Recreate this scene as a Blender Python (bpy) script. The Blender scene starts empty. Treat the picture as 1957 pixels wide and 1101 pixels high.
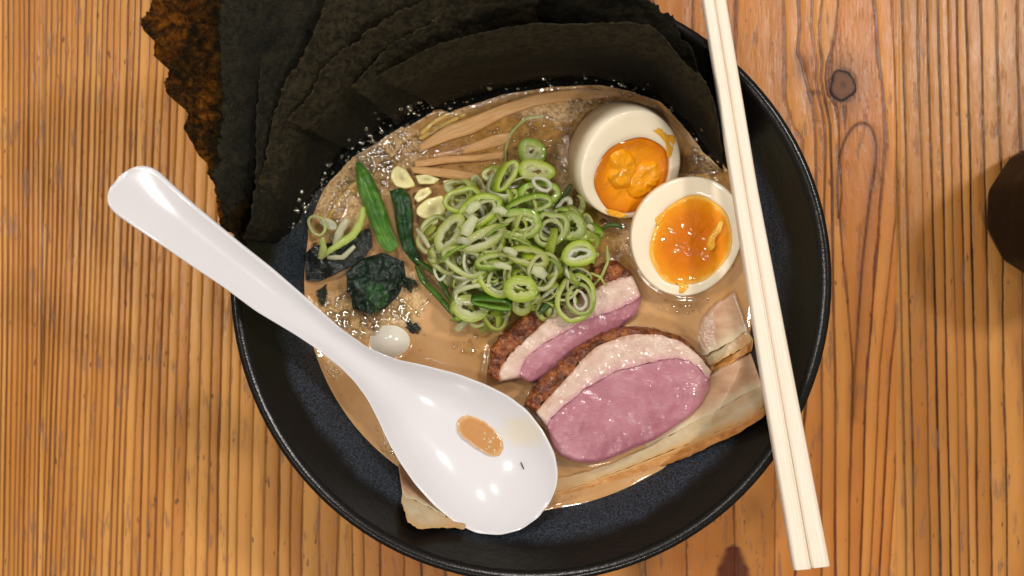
import bpy, math, random
import numpy as np
from mathutils import Vector, Matrix, noise

SC = bpy.context.scene
COL = SC.collection
R = math.radians
rnd = random.Random(7)

# ------------------------------------------------------------------ camera, light, exposure
FPX, W, H, ZC = 2300.0, 1957.0, 1101.0, 0.50        # focal length in photo pixels, photo size, camera height
cam_d = bpy.data.cameras.new('camera')
cam_d.sensor_width = 36.0
cam_d.lens = FPX / W * 36.0
cam_d.clip_start, cam_d.clip_end = 0.01, 20
cam = bpy.data.objects.new('camera', cam_d)
COL.objects.link(cam)
cam.location = (0, 0, ZC)
cam_d.dof.use_dof = True
cam_d.dof.focus_distance = 0.435
cam_d.dof.aperture_fstop = 11
SC.camera = cam
SC.view_settings.view_transform = 'Standard'
SC.view_settings.look = 'None'
SC.view_settings.exposure = 0.0
SC.view_settings.gamma = 1.0

wd = bpy.data.worlds.new('World')
SC.world = wd
wd.use_nodes = True
wd.node_tree.nodes['Background'].inputs[0].default_value = (1.0, 0.88, 0.74, 1)
wd.node_tree.nodes['Background'].inputs[1].default_value = 0.17

def lamp(name, loc, power, size, size_y=None, col=(1.0, 0.955, 0.90)):
    d = bpy.data.lights.new(name, 'AREA')
    d.energy, d.color = power, col
    if size_y:
        d.shape, d.size, d.size_y = 'RECTANGLE', size, size_y
    else:
        d.shape, d.size = 'DISK', size
    o = bpy.data.objects.new(name, d)
    COL.objects.link(o)
    o.location = loc
    o.rotation_euler = (Vector((0, 0, 0.05)) - Vector(loc)).to_track_quat('-Z', 'Y').to_euler()
    return o

lamp('ceiling_lamp', (0.72, 0.38, 1.20), 7.0, 0.14)
lamp('ceiling_lamp', (0.02, 0.88, 1.25), 5.6, 0.12)
lamp('ceiling_lamp', (-0.71, 0.07, 1.10), 2.8, 0.11)
lamp('ceiling_lamp', (0.22, -0.80, 1.20), 3.8, 0.11)
lamp('ceiling_lamp', (-0.50, 0.62, 1.30), 2.2, 0.10)
lamp('ceiling_lamp', (-0.42, -0.62, 1.20), 2.2, 0.60, 0.05)

# ------------------------------------------------------------------ helpers
def P(px, py, z):
    """photo pixel at height z -> place on the table"""
    k = (ZC - z) / FPX
    return Vector(((px - W / 2) * k, -(py - H / 2) * k, z))

def px_of(v):
    k = FPX / (ZC - v[2])
    return (v[0] * k + W / 2, -v[1] * k + H / 2)

RIM_Z, RIM_R = 0.080, 0.105
BC = P(1015, 541, RIM_Z); BC.z = 0                   # centre of the bowl
BROTH_Z = 0.052

def nz(x, y, z=0.0, s=1.0):
    return noise.noise(Vector((x * s, y * s, z * s)))

def fbm(x, y, z=0.0, s=1.0, o=3):
    return noise.fractal(Vector((x * s, y * s, z * s)), 0.7, 2.0, o)

def resample(pts, n):
    a = np.array([tuple(p) for p in pts], float)
    d = np.r_[0, np.cumsum(np.linalg.norm(np.diff(a, axis=0), axis=1))]
    t = np.linspace(0, d[-1], n)
    return np.stack([np.interp(t, d, a[:, i]) for i in range(a.shape[1])], 1)

def smooth(a, it=1):
    a = a.copy()
    for _ in range(it):
        a[1:-1] = (a[:-2] + 2 * a[1:-1] + a[2:]) / 4
    return a

def smooth_closed(a, it=1):
    for _ in range(it):
        a = (np.roll(a, 1, 0) + 2 * a + np.roll(a, -1, 0)) / 4
    return a

def tag(o, label=None, cat=None, group=None, kind=None):
    if label: o['label'] = label
    if cat: o['category'] = cat
    if group: o['group'] = group
    if kind: o['kind'] = kind
    return o

def empty(name, loc=(0, 0, 0)):
    o = bpy.data.objects.new(name, None)
    COL.objects.link(o)
    o.location = loc
    o.empty_display_size = 0.01
    return o

def mesh(name, verts, faces, mat, parent=None, smooth_=True, uv=None, attrs=None):
    me = bpy.data.meshes.new(name)
    me.from_pydata([tuple(v) for v in verts], [], [tuple(f) for f in faces])
    if uv is not None:
        lay = me.uv_layers.new(name='UVMap')
        uva = np.array(uv, np.float32)
        li = np.empty(len(me.loops), np.int32)
        me.loops.foreach_get('vertex_index', li)
        lay.data.foreach_set('uv', uva[li].ravel())
    for k, val in (attrs or {}).items():
        at = me.attributes.new(k, 'FLOAT', 'POINT')
        at.data.foreach_set('value', np.array(val, np.float32))
    if smooth_:
        me.polygons.foreach_set('use_smooth', [True] * len(me.polygons))
    me.materials.append(mat)
    me.update()
    o = bpy.data.objects.new(name, me)
    COL.objects.link(o)
    if parent:
        o.parent = parent
        o.matrix_parent_inverse = Matrix.Translation(-Vector(parent.location))
    return o

def grid_faces(nu, nv, off=0, wrap=False):
    f = []
    for i in range(nu if wrap else nu - 1):
        i2 = (i + 1) % nu
        for j in range(nv - 1):
            f.append((off + i * nv + j, off + i2 * nv + j, off + i2 * nv + j + 1, off + i * nv + j + 1))
    return f

def fix_normals(o):
    import bmesh
    bm = bmesh.new(); bm.from_mesh(o.data)
    bmesh.ops.recalc_face_normals(bm, faces=bm.faces)
    bm.to_mesh(o.data); bm.free()
    return o

WALL = [(0.0, 0.014), (0.050, 0.020), (0.066, 0.031), (0.0755, 0.042), (0.0815, 0.050), (0.0845, 0.0545), (0.088, 0.060), (0.0925, 0.0655), (0.0965, 0.0705), (0.1, 0.0755)]
def wall_z(r):
    return float(np.interp(r, [a for a, _ in WALL], [b for _, b in WALL]))

def rdrop(d, r):
    if d >= r: return 0.0
    q = r - max(d, 0)
    return r - math.sqrt(max(r * r - q * q, 0))

def ruled_slab(name, mat, parent, up, lo, zf, thick, nu=60, nv=24, ru=0.0015, rl=0.0015, rs=0.0015,
               amp=0.0, sc=300, rag=0.0, ragsc=500, bulge=0.0, sm=2):
    """closed slab between two pixel polylines running the same way; zf(u,v) gives the height of its top"""
    U = smooth(resample(up, nu), sm); L = smooth(resample(lo, nu), sm)
    sd = rnd.random() * 50
    V, UV = [], []
    for i in range(nu):
        u = i / (nu - 1)
        a = P(U[i][0], U[i][1], zf(u, 0)); b = P(L[i][0], L[i][1], zf(u, 1))
        if rag:
            dv = (a - b); dv.z = 0
            if dv.length > 1e-6:
                dv.normalize()
                a = a + dv * rag * fbm(a.x, a.y, sd, ragsc)
                b = b - dv * rag * fbm(b.x, b.y, sd + 9, ragsc)
        wdt = (a - b).length
        lu = (P(*U[-1], .055) - P(*U[0], .055)).length
        for j in range(nv):
            v = j / (nv - 1)
            v = 0.5 - 0.5 * math.cos(math.pi * v) if nv > 8 else v
            qa, qb = px_of(a), px_of(b)
            q = (qa[0] + (qb[0] - qa[0]) * v, qa[1] + (qb[1] - qa[1]) * v)
            z_ = zf(u, v) + bulge * math.sin(math.pi * v)
            p = P(q[0], q[1], z_)
            for _ in range(3):
                z_ = max(z_, wall_z(math.hypot(p.x - BC.x, p.y - BC.y)) + .0022)
                p = P(q[0], q[1], z_)
            d = 0
            if ru: d = max(d, rdrop(v * wdt, ru))
            if rl: d = max(d, rdrop((1 - v) * wdt, rl))
            if rs: d = max(d, rdrop(min(u, 1 - u) * lu, rs))
            p.z += amp * fbm(p.x, p.y, sd, sc) - d
            V.append(p); UV.append((u, v))
    n = len(V)
    F = grid_faces(nu, nv)
    for p in V[:n]:
        V.append(Vector((p.x, p.y, p.z - thick)))
    for k in range(n):
        UV.append(UV[k])
    F += [tuple(x + n for x in f[::-1]) for f in F]
    bnd = [i * nv for i in range(nu)] + [(nu - 1) * nv + j for j in range(1, nv)] + \
          [i * nv + nv - 1 for i in range(nu - 2, -1, -1)] + [j for j in range(nv - 2, 0, -1)]
    for k in range(len(bnd)):
        a, b = bnd[k], bnd[(k + 1) % len(bnd)]
        F.append((a, a + n, b + n, b))
    return fix_normals(mesh(name, V, F, mat, parent, uv=UV))

def disc_slab(name, mat, parent, outline, zf, thick, n=64, rings=14, edge=0.0015, amp=0.0, sc=300, rag=0.0, ragsc=500, sm=2, dome=0.0):
    """closed slab inside a star-shaped pixel outline"""
    a = smooth_closed(resample(list(outline) + [outline[0]], n + 1)[:-1], sm)
    c = a.mean(0)
    sd = rnd.random() * 50
    V, UV = [], []
    rr = [0.0] + [1 - (1 - (k / rings)) ** 1.5 for k in range(1, rings + 1)]
    for k in range(1, rings + 1):
        for i in range(n):
            q = c + (a[i] - c) * rr[k]
            p = P(q[0], q[1], zf)
            e = P(a[i][0], a[i][1], zf); cc = P(c[0], c[1], zf)
            if rag:
                p += (e - cc).normalized() * rag * rr[k] * fbm(e.x, e.y, sd, ragsc)
            dist = (e - cc).length * (1 - rr[k])
            p.z = zf + dome * (1 - rr[k] ** 2) - rdrop(dist, edge) + amp * fbm(p.x, p.y, sd, sc)
            V.append(p); UV.append((rr[k], i / n))
    p = P(c[0], c[1], zf); p.z = zf + dome + amp * fbm(p.x, p.y, sd, sc)
    m = len(V)
    V.append(p); UV.append((0, 0))
    F = []
    for k in range(rings - 1):
        for i in range(n):
            j = (i + 1) % n
            F.append((k * n + i, k * n + j, (k + 1) * n + j, (k + 1) * n + i))
    for i in range(n):
        F.append((m, i, (i + 1) % n))
    b0 = len(V)
    for i in range(n):
        q = V[(rings - 1) * n + i]
        V.append(Vector((q.x, q.y, q.z - thick))); UV.append((1, i / n))
    q = V[m]; V.append(Vector((q.x, q.y, zf - edge - thick))); UV.append((0, 0))
    for i in range(n):
        j = (i + 1) % n
        F.append(((rings - 1) * n + i, (rings - 1) * n + j, b0 + j, b0 + i))
        F.append((b0 + i, b0 + j, b0 + n))
    return fix_normals(mesh(name, V, F, mat, parent, uv=UV))

def tube(name, mat, parent, pts3, rad, seg=8, flat=1.0):
    pts = [Vector(p) for p in pts3]
    V, UV = [], []
    n = len(pts)
    for i, p in enumerate(pts):
        t = (pts[min(i + 1, n - 1)] - pts[max(i - 1, 0)]).normalized()
        s = t.cross(Vector((0, 0, 1)))
        s = s.normalized() if s.length > 1e-6 else Vector((1, 0, 0))
        b = s.cross(t)
        r = rad[i] if hasattr(rad, '__len__') else rad
        for k in range(seg):
            a = 2 * math.pi * k / seg
            V.append(p + s * math.cos(a) * r + b * math.sin(a) * r * flat); UV.append((i / (n - 1), k / seg))
    F = []
    for i in range(n - 1):
        for k in range(seg):
            k2 = (k + 1) % seg
            F.append((i * seg + k, i * seg + k2, (i + 1) * seg + k2, (i + 1) * seg + k))
    F.append(tuple(range(seg))[::-1]); F.append(tuple((n - 1) * seg + k for k in range(seg)))
    return fix_normals(mesh(name, V, F, mat, parent, uv=UV))

# ------------------------------------------------------------------ material kit
class NM:
    def __init__(self, name):
        self.m = bpy.data.materials.new(name)
        self.m.use_nodes = True
        self.t = self.m.node_tree
        self.t.nodes.clear()
        self.out = self.t.nodes.new('ShaderNodeOutputMaterial')
    def n(self, typ, ins=None, **kw):
        nd = self.t.nodes.new('ShaderNode' + typ)
        for k, v in kw.items():
            setattr(nd, k, v)
        for k, v in (ins or {}).items():
            self.put(nd.inputs[k], v)
        return nd
    def put(self, sock, v):
        if isinstance(v, bpy.types.NodeSocket):
            self.t.links.new(v, sock)
        elif v is not None:
            if hasattr(sock.default_value, '__len__') and len(sock.default_value) == 4 and len(v) == 3:
                v = (*v, 1)
            sock.default_value = v
    def obj(self): return self.n('TexCoord').outputs['Object']
    def uv(self): return self.n('UVMap').outputs['UV']
    def attr(self, nm): return self.n('Attribute', attribute_name=nm).outputs['Fac']
    def sep(self, v):
        s = self.n('SeparateXYZ', {0: v}); return s.outputs[0], s.outputs[1], s.outputs[2]
    def comb(self, x=0.0, y=0.0, z=0.0): return self.n('CombineXYZ', {0: x, 1: y, 2: z}).outputs[0]
    def math(self, op, a, b=0.0, c=0.0, clamp=False):
        return self.n('Math', {0: a, 1: b, 2: c}, operation=op, use_clamp=clamp).outputs[0]
    def vscale(self, v, s): return self.n('VectorMath', {0: v, 1: s}, operation='MULTIPLY').outputs[0]
    def vadd(self, v, s): return self.n('VectorMath', {0: v, 1: s}, operation='ADD').outputs[0]
    def noise(self, v, scale, detail=3, rough=0.55, dist=0.0):
        return self.n('TexNoise', {'Vector': v, 'Scale': scale, 'Detail': detail, 'Roughness': rough, 'Distortion': dist}).outputs[0]
    def voro(self, v, scale, feature='F1', rand=1.0, out='Distance'):
        return self.n('TexVoronoi', {'Vector': v, 'Scale': scale, 'Randomness': rand}, feature=feature).outputs[out]
    def ramp(self, f, stops, interp='LINEAR'):
        nd = self.n('ValToRGB', {0: f})
        cr = nd.color_ramp; cr.interpolation = interp
        while len(cr.elements) < len(stops): cr.elements.new(0.5)
        for e, (p, c) in zip(cr.elements, stops):
            e.position = p
            e.color = (*c, 1) if hasattr(c, '__len__') else (c, c, c, 1)
        return nd.outputs[0]
    def step(self, f, a, b, x=0.0, y=1.0):
        nd = self.n('MapRange', {0: f, 1: a, 2: b, 3: x, 4: y}, interpolation_type='SMOOTHSTEP')
        return nd.outputs[0]
    def mix(self, f, a, b, blend='MIX'):
        nd = self.n('Mix', data_type='RGBA', blend_type=blend)
        self.put(nd.inputs[0], f); self.put(nd.inputs[6], a); self.put(nd.inputs[7], b)
        return nd.outputs[2]
    def bump(self, h, strength=0.5, dist=0.0005, nrm=None):
        return self.n('Bump', {'Height': h, 'Strength': strength, 'Distance': dist, 'Normal': nrm}).outputs[0]
    def pbr(self, col, rough=0.5, normal=None, sss=0.0, sssr=(1, .5, .3), ssss=0.002, spec=0.5, coat=0.0, coatr=0.05, alpha=None, trans=None, ior=None, coatn=None):
        p = self.n('BsdfPrincipled', {'Base Color': col, 'Roughness': rough, 'Specular IOR Level': spec, 'Coat Weight': coat, 'Coat Roughness': coatr, 'Coat IOR': 1.6})
        if normal: self.put(p.inputs['Normal'], normal)
        if coatn: self.put(p.inputs['Coat Normal'], coatn)
        elif normal: self.put(p.inputs['Coat Normal'], normal)
        if sss:
            self.put(p.inputs['Subsurface Weight'], sss)
            p.inputs['Subsurface Radius'].default_value = sssr
            p.inputs['Subsurface Scale'].default_value = ssss
        if alpha is not None: self.put(p.inputs['Alpha'], alpha)
        if trans is not None: self.put(p.inputs['Transmission Weight'], trans)
        if ior is not None: self.put(p.inputs['IOR'], ior)
        return p.outputs[0]
    def done(self, shader):
        self.t.links.new(shader, self.out.inputs[0])
        return self.m

def srgb(r, g, b):
    f = lambda c: (c / 255 / 12.92) if c <= 10 else ((c / 255 + 0.055) / 1.055) ** 2.4
    return (f(r), f(g), f(b))

# ------------------------------------------------------------------ the wooden table: planks, grain, knot
def wood_mat(name, light, mid, dark, contrast=1.0):
    k = NM(name)
    co = k.obj(); x, y, z = k.sep(co)
    u = k.attr('grain')
    wob = k.noise(k.vscale(co, (260, 14, 1)), 1.0, 3)
    wob2 = k.noise(k.vscale(co, (1500, 160, 1)), 1.0, 2)
    u2 = k.math('ADD', u, k.math('ADD', k.math('MULTIPLY', k.math('SUBTRACT', wob, 0.5), 0.34), k.math('MULTIPLY', k.math('SUBTRACT', wob2, 0.5), 0.10)))
    fr = k.math('FRACT', u2)
    cell = k.math('FLOOR', u2)
    wn = k.n('TexWhiteNoise', {'W': cell}, noise_dimensions='1D').outputs[0]
    spc = k.attr('spacing')                                          # ring spacing in millimetres
    lw = k.math('DIVIDE', 0.55, spc, clamp=True)                       # width of the dark late wood line
    lwv = k.math('MULTIPLY', lw, k.math('ADD', 0.75, k.math('MULTIPLY', wn, 0.7)))
    st = k.math('SUBTRACT', 1.0, lwv)
    lineA = k.n('MapRange', {0: fr, 1: k.math('SUBTRACT', st, k.math('MULTIPLY', lw, 0.7)), 2: k.math('ADD', st, k.math('MULTIPLY', lw, .25)), 3: 0.0, 4: 1.0}, interpolation_type='SMOOTHSTEP').outputs[0]
    back = k.step(fr, 0.0, 0.07, 0.75, 0.0)
    line = k.math('MAXIMUM', lineA, back)
    along = k.noise(k.vscale(co, (90, 9, 1)), 1.0, 3)
    line = k.math('MULTIPLY', line, k.step(along, 0.25, 0.6, 0.45, 1.0))
    line = k.math('MULTIPLY', line, k.math('ADD', 0.62, k.math('MULTIPLY', wn, 0.38)))
    fib = k.noise(k.vscale(co, (2600, 70, 1)), 1.0, 4, 0.65)
    big = k.noise(k.vscale(co, (28, 9, 1)), 1.0, 3)
    ringtone = k.n('TexWhiteNoise', {'W': k.math('ADD', cell, 31.7)}, noise_dimensions='1D').outputs[0]
    tone = k.math('ADD', k.math('MULTIPLY', big, 0.65), k.math('MULTIPLY', ringtone, 0.35))
    col = k.mix(k.step(tone, 0.25, 0.75), mid, light)
    col = k.mix(k.math('MULTIPLY', k.step(fr, 0.35, 1.0), 0.40), col, k.mix(0.5, mid, dark))
    col = k.mix(k.math('MULTIPLY', k.step(fib, 0.5, 0.75), 0.28), col, mid)
    col = k.mix(k.math('MULTIPLY', line, contrast), col, dark)
    # worn grey patches and dents, stretched along the grain
    w1 = k.noise(k.vscale(co, (330, 55, 1)), 1.0, 3, 0.6)
    w2 = k.noise(k.vscale(co, (25, 12, 1)), 1.0, 2)
    worn = k.math('MULTIPLY', k.step(w1, 0.54, 0.68), k.step(w2, 0.36, 0.56))
    col = k.mix(k.math('MULTIPLY', worn, 0.70), col, srgb(134, 96, 74))
    w3 = k.noise(k.vadd(k.vscale(co, (420, 120, 1)), (31, 7, 0)), 1.0, 2)
    col = k.mix(k.math('MULTIPLY', k.step(w3, 0.66, 0.74), 0.75), col, srgb(84, 52, 36))
    fig = k.attr('figure')
    col = k.mix(fig, col, k.mix(0.45, dark, srgb(62, 28, 12)))
    red = k.attr('resin')
    col = k.mix(red, col, srgb(88, 30, 6))
    h = k.math('SUBTRACT', k.math('MULTIPLY', fib, 0.25), k.math('MULTIPLY', line, 0.9))
    h = k.math('SUBTRACT', h, k.math('MULTIPLY', worn, 0.5))
    h = k.math('SUBTRACT', h, k.math('MULTIPLY', fig, 0.5))
    lump = k.noise(k.vscale(co, (200, 40, 1)), 1.0, 3)
    h = k.math('ADD', h, k.math('MULTIPLY', lump, 1.6))
    rb = k.math('SUBTRACT', fr, 0.5)
    h = k.math('SUBTRACT', h, k.math('MULTIPLY', k.math('MULTIPLY', rb, rb), 3.4))
    dent = k.noise(k.vscale(co, (700, 260, 1)), 1.0, 2)
    h = k.math('ADD', h, k.math('MULTIPLY', dent, 0.25))
    nb = k.bump(h, 0.55, 0.00045)
    rough = k.math('ADD', 0.20, k.math('MULTIPLY', k.noise(k.vscale(co, (180, 60, 1)), 1.0, 3), 0.22))
    return k.done(k.pbr(col, rough, nb, spec=0.36))

W_LEFT = wood_mat('wood_left', srgb(221, 158, 80), srgb(192, 124, 52), srgb(92, 44, 12), .84)
W_MID = wood_mat('wood_middle', srgb(220, 152, 76), srgb(190, 116, 50), srgb(84, 36, 8))
W_RIGHT = wood_mat('wood_right', srgb(208, 146, 76), srgb(171, 109, 48), srgb(50, 24, 8), 1.0)

def plank(mat, x0, x1, lines, fine=None, figure=None, parent=None):
    """x0/x1 in photo pixels at table height; lines: list of polylines [(x,y)..] in photo pixels = growth rings"""
    kz = ZC / FPX
    ys = np.r_[np.linspace(-2400, -120, 14), np.linspace(-60, 1160, 123 if not fine else 480), np.linspace(1230, 3400, 14)]
    xs = np.linspace(x0, x1, fine or max(12, int((x1 - x0) / 5)))
    X, Y = np.meshgrid(xs, ys, indexing='ij')
    G = np.zeros_like(X); S = np.zeros_like(X)
    L = [np.array(sorted([(p[1], p[0]) for p in l])) for l in lines]
    for j, y in enumerate(ys):
        px = np.array([np.interp(y, l[:, 0], l[:, 1]) for l in L])
        px = np.maximum.accumulate(px + np.arange(len(px)) * 1e-3)
        ks = np.arange(len(px), dtype=float)
        g = np.interp(xs, px, ks)
        lo, hi = xs < px[0], xs > px[-1]
        g[lo] = (xs[lo] - px[0]) / 22.0
        g[hi] = ks[-1] + (xs[hi] - px[-1]) / 22.0
        G[:, j] = g
        S[:, j] = np.interp(xs, (px[1:] + px[:-1]) / 2, np.diff(px)) * kz * 1000
    fig = np.zeros_like(X); res = np.zeros_like(X)
    if figure: fig, res = figure(X, Y)
    V = [((x - W / 2) * kz, -(y - H / 2) * kz, 0.0) for x, y in zip(X.ravel(), Y.ravel())]
    nu, nv = X.shape
    e0 = 0.0006
    VV = []
    for i in range(nu):                      # eased long edges so that the joints read as joints
        d = min(abs(xs[i] - x0), abs(xs[i] - x1)) * kz
        dz = -rdrop(d, e0) * 0.8
        for j in range(nv):
            v = V[i * nv + j]; VV.append((v[0], v[1], dz))
    n = len(VV)
    F = grid_faces(nu, nv)
    F = [f[::-1] for f in F]
    b = [0, (nu - 1) * nv, (nu - 1) * nv + nv - 1, nv - 1]
    for q in b: VV.append((VV[q][0], VV[q][1], -0.03))
    F += [(n, n + 1, n + 2, n + 3)]
    F += [tuple(list(range(0, nv)) + [n + 3, n]), tuple(list(range((nu - 1) * nv, nu * nv))[::-1] + [n + 1, n + 2])]
    pad = [0] * 4
    o = mesh('plank', VV, F, mat, parent, attrs={'grain': list(G.ravel()) + pad, 'spacing': list(np.maximum(S, 0.8).ravel()) + [3] * 4,
             'figure': list(fig.ravel()) + pad, 'resin': list(res.ravel()) + pad})
    return o

table = tag(empty('wooden_table'), 'worn orange cedar table top of planks with ribbed dark grain and a knot', 'table')

def straight(x_at, lean=0.0, n0=0, y0=-2400, y1=3400, wv=5):
    out = []
    for i, x in enumerate(x_at):
        ph = rnd.random() * 6
        pts = []
        for y in np.r_[y0, np.linspace(-100, 1200, 14), y1]:
            pts.append((x + lean * (y - 550) * (1 if abs(y) < 1300 else .3) + wv * math.sin(y / 420 + x / 150) + 0.6 * math.sin(y / 90 + ph), y))
        out.append(pts)
    return out

def spaced(a, b, f):
    xs = [a]
    while xs[-1] < b:
        xs.append(xs[-1] + f(xs[-1]) * (0.72 + 0.56 * rnd.random()))
    return xs

plank(W_LEFT, -2300, 82, straight(spaced(-500, 90, lambda x: 9), -0.01), parent=table)
plank(W_LEFT, 82, 667, straight(spaced(76, 700, lambda x: 10.5 + max(0, x - 120) * 0.034), -0.025), parent=table)
A = [(1498, -2400), (1498, 0), (1502, 60), (1502, 188), (1515, 235), (1538, 270), (1540, 370), (1530, 700), (1484, 900), (1482, 1101), (1482, 3400)]
MID = straight([690, 722, 765, 800, 846, 880, 925, 990, 1060, 1150, 1240, 1322, 1410], 0.0, wv=8) + [
    A,
    [(1528, -2400), (1528, 0), (1530, 60), (1526, 100), (1535, 125), (1545, 160), (1555, 200), (1560, 260), (1562, 370), (1545, 730), (1520, 1101), (1510, 3400)],
    [(1555, -2400), (1555, 0), (1552, 50), (1557, 90), (1563, 120), (1560, 150), (1565, 185), (1575, 220), (1580, 270), (1577, 370), (1571, 700), (1572, 1101), (1572, 3400)],
    [(1572, -2400), (1572, 0), (1567, 50), (1569, 100), (1573, 120), (1570, 150), (1577, 185), (1588, 240), (1592, 370), (1597, 700), (1599, 1101), (1599, 3400)],
    [(1604, -2400), (1604, 0), (1598, 50), (1590, 90), (1581, 120), (1578, 150), (1582, 180), (1598, 205), (1604, 250), (1605, 300), (1610, 370), (1606, 417), (1629, 700), (1624, 1101), (1620, 3400)],
    [(1673, -2400), (1673, 0), (1678, 60), (1682, 120), (1692, 180), (1698, 240), (1699, 280), (1695, 320), (1688, 370), (1659, 700), (1646, 1101), (1640, 3400)],
    [(1705, -2400), (1705, 0), (1708, 80), (1712, 150), (1716, 220), (1718, 280), (1717, 330), (1714, 400), (1682, 700), (1664, 1101), (1660, 3400)],
    [(1730, -2400), (1730, 0), (1730, 400), (1722, 540), (1704, 700), (1682, 1101), (1680, 3400)],
    [(1760, -2400), (1755, 500), (1726, 700), (1699, 1101), (1697, 3400)]]
KNOT = (1610, 164)

def seg_dist(X, Y, pts):
    D = np.full(X.shape, 1e9)
    for (ax, ay), (bx, by) in zip(pts[:-1], pts[1:]):
        dx, dy = bx - ax, by - ay
        t = np.clip(((X - ax) * dx + (Y - ay) * dy) / (dx * dx + dy * dy + 1e-12), 0, 1)
        D = np.minimum(D, np.hypot(X - ax - t * dx, Y - ay - t * dy))
    return D

def mid_figure(X, Y):
    sm = lambda a, b, v: np.clip((v - a) / (b - a), 0, 1)
    arch = smooth(resample([(1602, 417), (1600, 350), (1604, 295), (1614, 265), (1630, 241), (1646, 231), (1661, 237), (1671, 257), (1675, 290), (1671, 330), (1663, 370), (1648, 500), (1634, 700), (1630, 800)], 80), 3)
    inside = np.zeros_like(X)
    d = seg_dist(X, Y, arch)
    f = (1 - sm(1.5, 4.5, d)) * np.clip(1.15 - np.maximum(0, Y - 500) / 500, 0.35, 1) * .9
    f = np.maximum(f, (1 - sm(2, 16, d)) * 0.28)
    kd = np.hypot((X - KNOT[0]) / 27, (Y - KNOT[1]) / 33)
    halo = np.maximum((1 - sm(0.95, 1.35, kd)) * 0.85, (1 - sm(1.0, 2.8, kd)) * .42)
    f = np.maximum(f, halo)
    tail = np.exp(-((X - 1613 - (Y - 205) * 0.02) / (4 + np.maximum(0, 240 - Y) * .12)) ** 2) * sm(190, 205, Y) * (1 - sm(225, 262, Y))
    top = np.exp(-((X - 1606) / 22) ** 2) * sm(95, 125, Y) * (1 - sm(135, 150, Y))
    f = np.maximum(f, np.maximum(tail * .85, top * .6))
    for (cx, cy, rx, ry, s) in [(1533, 130, 14, 26, .7), (1524, 108, 9, 14, .6), (1558, 178, 20, 7, .8), (1580, 200, 14, 18, .5), (1548, 118, 10, 12, .5), (1590, 130, 14, 24, .45), (1545, 190, 10, 22, .4), (1440, 965, 22, 34, .35), (1430, 985, 10, 22, .3)]:
        f = np.maximum(f, s * np.exp(-((X - cx) / rx) ** 2 - ((Y - cy) / ry) ** 2))
    wob = 6 * np.sin(Y / 7.0) + 4 * np.sin(Y / 3.1)
    halfw = np.sqrt(np.clip(Y - 1043, 0, None)) * 3.9
    r = 1 - sm(-4, 5, np.abs(X - 1401) + wob * .35 - halfw)
    r = np.where(Y > 1043, r, 0) * 0.92
    f = np.maximum(f, np.where(Y > 1038, (1 - sm(0, 9, np.abs(np.abs(X - 1401) - halfw))) * .5, 0))
    return np.clip(f, 0, .95), r

plank(W_MID, 667, 1713, MID, fine=440, figure=mid_figure, parent=table)
RGT = straight([1722, 1737, 1767, 1786, 1806, 1824, 1841, 1858, 1885, 1915, 1954] + spaced(1985, 2400, lambda x: 26), 0.018, wv=3)
plank(W_RIGHT, 1713, 4200, RGT, parent=table)

k = NM('knot_wood')
co = k.obj()
nn = k.noise(co, 700, 3)
rr = k.attr('rad')
col = k.ramp(k.math('ADD', rr, k.math('MULTIPLY', k.math('SUBTRACT', nn, .5), .35)), [(0, srgb(84, 46, 22)), (.35, srgb(118, 70, 36)), (.70, srgb(106, 62, 32)), (.84, srgb(40, 24, 18)), (1, srgb(30, 18, 14))])
KNOTM = k.done(k.pbr(col, .55, k.bump(nn, .4, .0003)))
kv, ka = [P(KNOT[0], KNOT[1], 0.0001)], [0.0]
kf = []
for q in range(1, 7):
    for i in range(32):
        a = 2 * math.pi * i / 32
        wb = 1 + .07 * math.sin(3 * a + 1) + .05 * math.sin(5 * a)
        p = P(KNOT[0] + 27 * q / 6 * math.cos(a) * wb, KNOT[1] + 33 * q / 6 * math.sin(a) * wb, 0)
        p.z = 0.00045 - (0.0009 if q == 6 else 0)
        kv.append(p); ka.append(q / 6)
for i in range(32):
    kf.append((0, 1 + i, 1 + (i + 1) % 32))
    for q in range(5):
        kf.append((1 + q * 32 + i, 1 + (q + 1) * 32 + i, 1 + (q + 1) * 32 + (i + 1) % 32, 1 + q * 32 + (i + 1) % 32))
fix_normals(mesh('knot', kv, kf, KNOTM, table, attrs={'rad': ka}))

# ------------------------------------------------------------------ the bowl
k = NM('bowl_glaze')
co = k.obj(); x, y, z = k.sep(co)
rad = k.n('VectorMath', {0: k.comb(x, y, 0.0)}, operation='LENGTH').outputs['Value']
big = k.noise(co, 60, 3)
band = k.math('MULTIPLY', k.step(k.math('ADD', rad, k.math('MULTIPLY', k.math('SUBTRACT', big, .5), .006)), 0.0945, 0.0905), k.step(z, 0.03, 0.05))
sp = k.noise(k.vscale(co, (1, 1, 1)), 1500, 2, .6)
sp2 = k.noise(co, 4200, 1)
spk = k.math('MULTIPLY', k.step(k.math('ADD', k.math('MULTIPLY', sp, .7), k.math('MULTIPLY', sp2, .3)), .42, .60), band)
col = k.mix(spk, srgb(20, 18, 16), srgb(56, 68, 82))
dust = k.step(k.noise(co, 1900, 1), .74, .80)
col = k.mix(k.math('MULTIPLY', dust, .35), col, srgb(90, 90, 88))
bmp = k.bump(k.math('ADD', k.noise(co, 1400, 2), k.math('MULTIPLY', k.noise(co, 320, 2), 1.2)), .22, .0003)
GLAZE = k.done(k.pbr(col, k.math('ADD', .24, k.math('MULTIPLY', band, .26)), bmp, spec=.42))

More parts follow.
